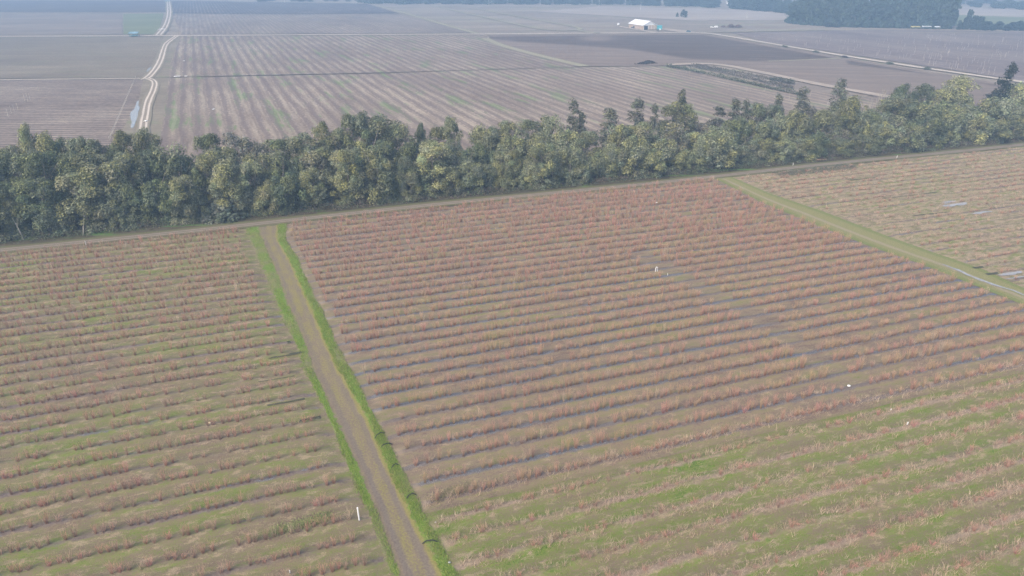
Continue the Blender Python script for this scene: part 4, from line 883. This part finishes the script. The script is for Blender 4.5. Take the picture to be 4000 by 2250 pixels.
# water tank on stand
x, y = G(2415, 102); t = thing('water_tank', 'white round water tank on a low cart left of the barn', 'tank', (x, y, 0))
MB().tube([(0, 0, 1.0), (0, 0, 1.15), (0, 0, 2.6), (0, 0, 2.9), (0, 0, 3.05)], [0.9, 1.1, 1.1, 0.8, 0.25], 16).build('tank', PVC, t)
MB().box(-1.2, 1.2, -0.7, 0.7, 0.75, 0.98).box(1.2, 2.4, -0.08, 0.08, 0.8, 0.92).build('cart', m_plain('rusty steel', (0.20, 0.13, 0.09), 0.8, 0.3), t)
for yy in (-0.8, 0.8): vehicle_wheel(t, 0, yy, 0.42, 0.2)
# teal container and flat trailer
x, y = G(2576, 115); t = thing('container', 'teal box container standing at the right end of the barn', 'container', (x, y, 0), -0.25)
MB().box(-2.4, 2.4, -1.4, 1.4, 0.15, 3.6).build('body', TEAL, t, bevel=0.05)
rb = MB()
for i in range(15): rb.box(-2.3+i*0.32, -2.2+i*0.32, -1.45, -1.38, 0.3, 3.5)
rb.build('rib', m_plain('teal rib', (0.05, 0.30, 0.36), 0.5, 0.3), t)
MB().box(-2.45, 2.45, -1.45, 1.45, 3.6, 3.75).build('roof', m_plain('teal roof', (0.10, 0.42, 0.48), 0.5, 0.3), t)
x, y = G(2572, 121.5); t = thing('flat_trailer', 'low dark flatbed trailer in front of the teal container', 'trailer', (x, y, 0), 0.05)
MB().box(-2.2, 2.2, -0.9, 0.9, 0.6, 0.8).box(2.2, 3.4, -0.08, 0.08, 0.6, 0.7).build('bed', m_plain('dark timber', (0.08, 0.06, 0.06), 0.8, 0.2), t)
for xx in (-0.6, 0.4):
    for yy in (-0.95, 0.95): vehicle_wheel(t, xx, yy, 0.35, 0.2)
tag(MB().tube([(0, 0, 0), (0, 0, 1.3), (0, 0, 1.5)], [0.65, 0.7, 0.35], 12).build('drum', PVC, None, (x+1.4, y+0.1, 0.82)), 'white drum standing on the flatbed trailer', 'drum')
def car(name, label, px_, py_, rot, col, cat='car', pickup=False):
    x, y = G(px_, py_); t = thing(name, label, cat, (x, y, 0), rot); P = m_plain(name+' paint', col, 0.3, 0.5, 0.05)
    MB().prism([(-2.1, 0.35), (2.1, 0.35), (2.15, 0.75), (1.5, 0.95), (-2.1, 1.0), (-2.18, 0.7)], -0.85, 0.85).build('body', P, t, bevel=0.06)
    cab = [(-1.7, 0.98), (1.0, 0.95), (0.45, 1.5), (-1.2, 1.52)] if not pickup else [(-0.5, 0.98), (1.1, 0.95), (0.6, 1.7), (-0.4, 1.72)]
    MB().prism(cab, -0.74, 0.74).build('window', GLASS, t); MB().box(cab[3][0]-0.03, cab[2][0]+0.03, -0.72, 0.72, cab[2][1]-0.0, cab[2][1]+0.06).build('roof', P, t)
    if pickup: MB().box(-2.1, -0.6, -0.85, -0.75, 1.0, 1.35).box(-2.1, -0.6, 0.75, 0.85, 1.0, 1.35).build('bed_side', P, t)
    for xx in (-1.3, 1.35):
        for yy in (-0.8, 0.8): vehicle_wheel(t, xx, yy, 0.34, 0.22)
    for yy in (-0.6, 0.6): MB().box(2.1, 2.17, yy-0.15, yy+0.15, 0.6, 0.75).build('headlight', WHITE, t)
    return t
car('parked_car', 'dark teal car parked on the farm road junction right of the barn', 2690, 125.5, -0.35, (0.05, 0.13, 0.17))
car('pickup_truck', 'white pickup truck parked in the field right of the road junction', 2784, 109, 0.1, (0.82, 0.82, 0.78), 'pickup', True)
x, y = G(2797, 109); t = thing('white_trailer', 'small white box trailer beside the white pickup', 'trailer', (x, y, 0), 0.1)
MB().box(-1.6, 1.6, -0.8, 0.8, 0.5, 2.0).build('box', WHITE, t, bevel=0.08); MB().box(1.6, 2.6, -0.06, 0.06, 0.5, 0.62).build('drawbar', BLACK, t)
for yy in (-0.82, 0.82): vehicle_wheel(t, 0, yy, 0.35, 0.2)
# heaps of brushwood and prunings
def heap(px_, py_, L, W, hh, pal, name, label, k, seed):
    r = np.random.default_rng(seed); x, y = G(px_, py_); q = r.normal(0, 0.38, (k, 2)).clip(-1, 1); z = hh*np.clip(1-(q**2).sum(1), 0, 1)*r.random(k)
    c = np.column_stack([q[:, 0]*L/2, q[:, 1]*W/2, z]); V, Fc = leaf_quads(c, r.normal(0, 1, (k, 3)), np.full(k, 0.45), r)
    V[:, 2] = np.maximum(V[:, 2], 0.01); pal = np.array(pal); o = link(name, mesh_from(name, V, Fc, TWIG, np.repeat(pal[r.integers(0, len(pal), k)]*r.uniform(0.6, 1.3, (k, 1)), 4, 0)), None, (x, y, 0)); tag(o, label, 'heap')
RB = [(0.16, 0.08, 0.07), (0.11, 0.075, 0.07), (0.2, 0.13, 0.11)]; EA = [(0.05, 0.042, 0.04), (0.07, 0.06, 0.05), (0.035, 0.03, 0.03)]
heap(2826, 106, 7, 4, 1.5, RB, 'brush_heap', 'low reddish brush heap right of the white trailer', 300, 1)
heap(2855, 107, 10, 5, 3.2, RB, 'brush_heap', 'tallest reddish brush heap in the line beside the orchard', 500, 2)
heap(2883, 107, 10, 5, 2.6, RB, 'brush_heap', 'rightmost reddish brush heap in the line beside the orchard', 450, 3)
heap(2508, 250, 9, 4, 0.9, EA, 'soil_heap', 'low left end of the black earth heap in the brown field', 320, 4)
heap(2533, 247, 11, 4.5, 1.7, EA, 'soil_heap', 'higher black earth heap in the brown field', 500, 5)
# teal open shelter by the left farm road, and a second one at the top edge
def shelter(px_, py_, L, W, hh, label):
    x, y = G(px_, py_); t = thing('open_shelter', label, 'shelter', (x, y, 0), math.radians(2))
    MB().prism([(-L/2-0.4, hh), (L/2+0.4, hh), (L/2+0.2, hh+0.2), (-L/2-0.2, hh+0.2)], -W/2-0.4, W/2+0.4).build('roof', m_plain('teal roof sheet', (0.20, 0.33, 0.40), 0.5, 0.3, 0.1), t).rotation_euler = (math.radians(14), 0, 0)
    for xx in (-L/2, 0, L/2):
        for yy in (-W/2, W/2): MB().box(xx-0.09, xx+0.09, yy-0.09, yy+0.09, 0, hh+yy*0.2).build('post', m_plain('teal post', (0.04, 0.16, 0.18), 0.6, 0.2), t)
    MB().box(-L/2, L/2, -W/2-0.12, -W/2-0.05, 0.3, 0.75).build('rail', m_plain('teal rail', (0.05, 0.22, 0.24), 0.6, 0.2), t)
    MB().box(-L/2+0.4, L/2-0.4, 0.2, 0.9, 0, 1.3).build('bench', m_plain('grey crates', (0.45, 0.45, 0.42), 0.8, 0.2), t)
shelter(525, 141, 7.2, 3.6, 2.9, 'teal open-sided shelter on posts beside the left farm road')
shelter(656, 6, 10, 5, 3.2, 'teal-roofed shelter at the top of the winding track')
# white sheets and field scraps
def sheet(px_, py_, L, W, label, seed):
    x, y = G(px_, py_); n = 8; r = np.random.default_rng(seed); g_ = np.linspace(-1, 1, n); X, Y = np.meshgrid(g_, g_); Z = 0.15+0.35*r.random((n, n))
    V = np.column_stack([X.ravel()*L/2, Y.ravel()*W/2, Z.ravel()]); i = np.arange(n-1)[:, None]*n+np.arange(n-1)[None, :]; Fc = np.stack([i, i+1, i+n+1, i+n], -1).reshape(-1, 4)
    o = link('plastic_sheet', mesh_from('plastic_sheet', V, Fc, WHITE, smooth=True), None, (x, y, 0.12)); so = o.modifiers.new('thick', 'SOLIDIFY'); so.thickness = 0.04; tag(o, label, 'plastic sheet')
sheet(633, 115, 4.2, 5.0, 'white plastic sheet spread across the track above the left road', 1)
sheet(621, 118, 1.6, 2.0, 'small white scrap left of the sheet on the track', 2)
sheet(686, 301, 1.3, 2.0, 'white sack at the left end of the dark ditch', 3); sheet(699, 300.5, 1.3, 2.0, 'white sack second from the left along the ditch', 4); sheet(727, 300.5, 1.0, 1.6, 'white sack third from the left along the ditch', 5)
sheet(719, 240, 0.8, 1.2, 'white scrap on the second row of the striped field', 6); sheet(834, 430, 0.6, 1.6, 'white scrap between rows of the nearer striped field', 7); sheet(569, 476, 1.2, 1.8, 'pale sheet on the winding track just behind the trees', 8)
sheet(2501, 478, 0.7, 0.7, 'tiny white scrap behind the slender dark trees', 9)
# utility poles
for j, (qx, qy, hh) in enumerate([(1112, 8, 9), (1395, 10, 9), (1661, 15.5, 9.5), (1910, 17.5, 9.5), (2110, 20, 9.5), (2312, 19, 9.5), (2340, 24, 9.5), (2502, 38, 9.5), (2917, 73, 7)]):
    x, y = G(qx, qy); t = thing('utility_pole', f'pale concrete utility pole, {ordn(j+1)} from the left along the far power line', 'utility pole', (x, y, 0), 0, 'far utility poles')
    MB().tube([(0, 0, -0.2), (0, 0, hh)], [0.26, 0.16], 8).build('shaft', m_plain('concrete', (0.62, 0.61, 0.58), 0.8, 0.2), t)
    MB().box(-0.9, 0.9, -0.06, 0.06, hh-0.7, hh-0.55).build('crossarm', WOOD, t)
# fence beside the left ploughed field
t = thing('wire_fence', 'line of pale fence posts running up the left ploughed field', 'fence', (*G(480, 420), 0)); o0 = np.array(G(480, 420))
fp = [G(428+(530-428)*u, 548+(306-548)*u) for u in np.linspace(0, 1, 34)]
for p in fp:
    MB().box(p[0]-o0[0]-0.06, p[0]-o0[0]+0.06, p[1]-o0[1]-0.06, p[1]-o0[1]+0.06, 0, 1.3).build('post', m_plain('pale stake', (0.46, 0.42, 0.36), 0.9, 0.1) if 'ps' not in globals() else ps, t); ps = bpy.data.materials['pale stake']
MB().tube([(p[0]-o0[0], p[1]-o0[1], 1.15) for p in fp], 0.02, 4).tube([(p[0]-o0[0], p[1]-o0[1], 0.6) for p in fp], 0.02, 4).build('wire', m_plain('wire', (0.45, 0.44, 0.42), 0.5, 0.4), t)
for j, (qx, qy, hp) in enumerate([(32, 458, 26), (44, 443, 24), (56, 436, 20), (70, 430, 22), (98, 400, 28), (109, 398, 27), (118, 392, 22), (152, 358, 18)]):
    p = G(qx, qy); d_ = math.hypot(p[0], p[1]); tag(MB().tube([(0, 0, -0.1), (0.15, 0, hp*d_/F*0.5), (0.1, 0, hp*d_/F)], [0.09, 0.07, 0.05], 6).build('field_stake', ps, None, (p[0], p[1], 0)), f'tall pale stake in the left ploughed field, {ordn(j+1)} from the left', 'stake', 'stakes in the left ploughed field')
# low boundary posts along the far grass lane and orchard trellis poles
pm_ = MB().tube([(0, 0, -0.1), (0, 0, 1)], [0.045, 0.04], 5).data('trellis_pole', m_plain('pale pole', (0.46, 0.42, 0.38), 0.9, 0.1, 0.15))
npole = 0
def pole(x, y, hh, lab, grp):
    global npole
    o = link('trellis_pole', pm_, None, (x, y, 0), rng.uniform(0, 6)); o.scale = (1, 1, hh); o.rotation_euler = (rng.normal(0, .04), rng.normal(0, .04), 0); tag(o, lab, 'pole', grp); npole += 1
LB = 'thin pale trellis pole among the rows of the far right orchard'
k = 0
while npole < 210 and k < 4000:
    k += 1; qx, qy = rng.uniform(2900, 4020), rng.uniform(118, 300)
    if qy > 130+(qx-2770)*0.158-6 or qy < 122+(qx > 3400)*2: continue
    if rng.random() > 0.25+0.75*(qy-110)/190: continue
    if 3885 < qx and qy > 235: continue
    pole(*G(qx, qy), rng.uniform(2.2, 3.4), LB, 'trellis poles in the far right orchard')
for j in range(26):
    u = rng.uniform(0, 1); qx = 1640+(1850-1640)*u; pole(*G(qx, 68+(126-68)*u+rng.uniform(-3, 3)), 2.6, 'thin pale pole along the grass lane above the far road', 'poles along the far grass lane')
for j in range(44):
    qx = rng.uniform(2600, 3330); qy = 262+(qx-2600)*0.205+rng.choice([0, 14, 30])+rng.normal(0, 2); pole(*G(qx, qy), rng.uniform(1.8, 2.6), 'pale pole standing in the green raspberry rows behind the belt', 'poles in the green rows')
# green rows with posts behind the belt
def hedge(pts, label, k, hh, pal, seed, wd=1.0):
    r = np.random.default_rng(seed); P = np.array([G(*p) for p in pts]); t = r.uniform(0, len(P)-1, k); c = np.stack([np.interp(t, range(len(P)), P[:, i]) for i in (0, 1)], 1)+r.normal(0, wd*0.5, (k, 2))
    z = hh*r.random(k)*(0.4+0.8*vnoise(t*14, t*0, seed)); V, Fc = leaf_quads(np.column_stack([c, z+0.05]), np.tile([0, -0.2, 0.6], (k, 1)), np.full(k, 0.3), r); pal = np.array(pal)
    o = link('raspberry_row', mesh_from('raspberry_row', V, Fc, LEAF, np.repeat(pal[r.integers(0, len(pal), k)]*r.uniform(0.6, 1.3, (k, 1)), 4, 0))); o.color = (1, 1, 1, 1); tag(o, label, 'hedge row')
OG = [(0.10, 0.13, 0.055), (0.14, 0.15, 0.07), (0.16, 0.14, 0.085), (0.08, 0.12, 0.045)]; GB = [(0.14, 0.115, 0.09), (0.17, 0.14, 0.11), (0.11, 0.12, 0.07)]
hedge([(2600, 260), (2680, 272), (2800, 300), (2900, 322), (3000, 345), (3150, 378)], 'long green planted row, the nearest of the group behind the belt', 5200, 2.0, OG, 1)
hedge([(2690, 259), (2780, 275), (2900, 302), (3000, 325), (3100, 348)], 'grey-brown planted row just behind the long green row', 3600, 1.8, GB, 2)
hedge([(2720, 256), (2820, 273), (2960, 300), (3100, 330)], 'sparse brown planted row beside the sandy lane', 2600, 1.6, GB, 3)
hedge([(3010, 312), (3100, 325)], 'short dark green planted row under the sandy lane', 900, 2.0, [(0.06, 0.09, 0.04), (0.08, 0.10, 0.05)], 4)
# small clumps along the right farm road
for j, (qx, qy) in enumerate([(3062, 181), (3186, 202), (3298, 222), (3475, 247), (3622, 268)]):
    x, y = G(qx, qy+2); make_tree('roadside_shrub', 'shrub', j % 3, x, y, 1.2, 5.5, (0.20, 0.21, 0.13) if j != 2 else (0.16, 0.125, 0.11), f'low roadside shrub, {ordn(j+1)} from the left along the right farm road', 'roadside shrubs on the far farm road', 'shrub')
# lone trees by the barn
x, y = G(2670, 68); make_tree('lone_tree', 'shrub', 0, x, y, 9.0, 9.5, (0.055, 0.085, 0.075), 'lone bushy dark tree in the pale field behind the barn', None)
x, y = G(2645, 65); make_tree('lone_tree', 'shrub', 1, x, y, 4.5, 4.0, (0.06, 0.085, 0.075), 'small tree just left of the lone bushy tree behind the barn', None)
# grove at the upper right
fc = crown(900, 60, 46, 12, 24, 'loose', 0.75, (1.5, 3.0), 0.05, 0.06); FCM = mesh_from('crown', fc[0], fc[1], LEAF, fc[2])
fc = crown(901, 60, 46, 12, 24, 'round', 0.75, (1.5, 3.0), 0.05, 0.06); FCM2 = mesh_from('crown', fc[0], fc[1], LEAF, fc[2])
FTR = trunk_mb(77, 24, 8, 0.35, 5).data('trunk', BARK)
def far_tree(name, x, y, hh, ww, colr, label, group, cat='tree'):
    t = thing(name, label, cat, (x, y, 0), rng.uniform(0, 6.28), group); c = link('crown', FCM if rng.random() < .5 else FCM2, t); c.scale = (ww/12, ww/12, hh/24); c.color = tuple(np.array(colr)*rng.uniform(0.85, 1.15))+(1,)
    b_ = link('trunk', FTR, t); b_.scale = (1, 1, hh/24); return t
xs_ = np.linspace(3095, 3690, 25); GL_ = 'tall hazy blue-green tree in the dense grove at the upper right'
for row in range(3):
    for j, qx in enumerate(xs_):
        base = np.interp(qx, [3060, 3150, 3300, 3500, 3740], [84, 96, 104, 108, 112])-row*7
        x, y = G(qx+rng.uniform(-9, 9)+row*8, base); hh = rng.uniform(21, 29) if 3110 < qx < 3700 else rng.uniform(19, 24)
        lab = GL_; grp = 'trees of the upper right grove'
        if row == 0 and j == 0: lab, grp = 'tall hazy tree forming the left corner of the upper right grove', None
        if row == 0 and j == len(xs_)-1: lab, grp = 'tall hazy tree forming the right corner of the upper right grove', None
        far_tree('grove_tree', x, y, hh, rng.uniform(10, 14), (0.075, 0.105, 0.085), lab, grp)
for j, (qx, qb, qt, wd) in enumerate([(3745, 114, 88, 16), (3762, 114, 80, 12), (3775, 114, 58, 20), (3800, 114, 75, 26), (3823, 116, 78, 26), (3850, 117, 92, 34), (3878, 118, 100, 20), (3900, 114, 92, 30), (3930, 118, 100, 24), (3955, 117, 95, 30), (3980, 118, 92, 34), (4010, 118, 96, 30)]):
    x, y = G(qx, qb); dd = math.hypot(x, y); far_tree('hedgerow_tree', x, y, (qb-qt)*dd/F, wd*dd/F*0.9, (0.045, 0.068, 0.058), f'small hazy hedgerow tree right of the grove, {ordn(j+1)} from the left', 'hedgerow trees right of the grove')
for j, (qx, qb, hh, wd) in enumerate([(3235, 104, 4, 9), (3265, 105, 3.5, 8), (3425, 106, 11, 8), (3475, 108, 9, 8)]):
    x, y = G(qx, qb); far_tree('grove_shrub', x, y, hh, wd, (0.09, 0.10, 0.07), f'paler low shrub, {ordn(j+1)} from the left before the upper right grove', 'pale shrubs before the grove', 'shrub')
# buildings and tents among the far trees
def house(px_, py_, L, W, hh, col, rcol, label, rot=0.1):
    x, y = G(px_, py_); t = thing('house', label, 'house', (x, y, 0), rot); MB().box(-L/2, L/2, -W/2, W/2, 0, hh).build('wall', m_plain('render', col, 0.8, 0.2, 0.08), t)
    MB().prism([(-L/2-0.5, hh+0.005), (L/2+0.5, hh+0.005), (0, hh+L*0.22)], -W/2-0.4, W/2+0.4).build('roof', m_plain('roofing', rcol, 0.7, 0.2, 0.1), t)
    MB().box(-0.5, 0.5, -W/2-0.05, -W/2-0.003, 0, 2.1).build('dark_doorway', DARK, t)
    for xx in (-L/4-0.6, L/4+0.6): MB().box(xx-0.6, xx+0.6, -W/2-0.05, -W/2-0.003, 1.0, 2.1).build('window', GLASS, t)
house(2858, 16, 14, 9, 4, (0.75, 0.74, 0.72), (0.5, 0.5, 0.5), 'white house with grey roof, leftmost among the far trees')
house(2932, 22, 15, 9, 4.2, (0.70, 0.68, 0.66), (0.62, 0.58, 0.56), 'white house with pale roof behind the low white cabin in the far trees')
house(2960, 35, 11, 7, 2.6, (0.8, 0.8, 0.8), (0.75, 0.76, 0.76), 'low white cabin at the field edge before the far trees')
house(3128, 90, 5, 5, 3.5, (0.82, 0.82, 0.82), (0.7, 0.7, 0.7), 'small white hut at the left foot of the grove')
house(3153, 94, 9, 5, 2.6, (0.75, 0.75, 0.75), (0.72, 0.72, 0.72), 'low white building right of the small hut under the grove')
house(3300, 88, 12, 7, 3.5, (0.6, 0.6, 0.6), (0.75, 0.75, 0.75), 'grey-roofed building half hidden inside the grove')
def tent(px_, py_, L, col, label):
    x, y = G(px_, py_); t = thing('canopy_tent', label, 'tent', (x, y, 0)); MB().prism([(-L/2, 1.7), (L/2, 1.7), (L/2-0.6, 2.5), (-L/2+0.6, 2.5)], -2, 2).build('canopy', m_plain('canvas', col, 0.6, 0.3, 0.06), t)
    for xx in (-L/2+0.2, L/2-0.2):
        for yy in (-1.8, 1.8): MB().box(xx-0.06, xx+0.06, yy-0.06, yy+0.06, 0, 1.7).build('leg', WOOD, t)
tent(3575, 112.5, 8, (0.50, 0.44, 0.17), 'yellow canopy tent along the front of the grove'); tent(3618, 111.5, 8, (0.6, 0.64, 0.66), 'white canopy tent just right of the yellow one'); tent(3660, 113, 4, (0.75, 0.8, 0.84), 'smallest pale canopy tent, rightmost before the grove')
# far-off wood along the top edge
r = np.random.default_rng(12); VV, FF, CC = [], [], []; off = 0
for j in range(240):
    qx = r.uniform(1380, 3075); base = np.interp(qx, [1380, 1500, 2000, 2400, 2700, 2900, 3075], [12, 16, 17, 18, 26, 38, 52])-r.uniform(0.2, 7)
    if j >= 226: qx = r.uniform(960, 1440); base = r.uniform(1.5, 6)
    p = G(qx, base); hh = r.uniform(9, 17)*(0.55 if j >= 226 else 1); ww = r.uniform(9, 16); src = crown(900+(j % 2), 60, 20, 12, 24, 'loose', 0.95, (1.5, 3.0), 0.02, 0.06) if j < 2 else srcs[j % 2]
    if j < 2: srcs = (srcs if j else [])+[src]
    a = r.uniform(0, 6.28); V = src[0].copy(); X = V[:, 0]*math.cos(a)-V[:, 1]*math.sin(a); Y = V[:, 0]*math.sin(a)+V[:, 1]*math.cos(a)
    V[:, 0] = p[0]+X*ww/12; V[:, 1] = p[1]+Y*ww/12; V[:, 2] *= hh/24; VV.append(V); FF.append(src[1]+off); off += len(V); CC.append(src[2]*np.array((0.07, 0.095, 0.075))*r.uniform(0.8, 1.3))
for j in range(110):   # wood beyond the pale field at the right
    qx = r.uniform(3700, 4500); base = np.interp(qx, [3700, 4000, 4500], [22, 38, 62])-r.uniform(0, 22); p = G(qx, base); hh = r.uniform(5, 10); ww = r.uniform(9, 16); src = srcs[j % 2]; V = src[0].copy()
    V[:, 0] = p[0]+V[:, 0]*ww/12; V[:, 1] = p[1]+V[:, 1]*ww/12; V[:, 2] *= hh/24; VV.append(V); FF.append(src[1]+off); off += len(V); CC.append(src[2]*np.array((0.09, 0.11, 0.075))*r.uniform(0.8, 1.3))
o = link('far_wood', mesh_from('far_wood', np.concatenate(VV), np.concatenate(FF), LEAF, np.concatenate(CC))); o.color = (1, 1, 1, 1); tag(o, 'hazy blue far-off wood along the top edge of the photo', 'wood', kind='stuff')

# ------------------------------------------------------------------ haze
hm = NT('haze'); v = hm.node('ShaderNodeVolumePrincipled'); v.inputs['Color'].default_value = (0.46, 0.70, 1.0, 1); v.inputs['Density'].default_value = HAZE_DENSITY; v.inputs['Anisotropy'].default_value = 0.0
hm.t.links.new(v.outputs[0], hm.out.inputs['Volume'])
hb = MB().box(-g-50, g+50, -450, 2*g+50, -1.4, H+8).build('haze', hm.m); tag(hb, kind='stuff')
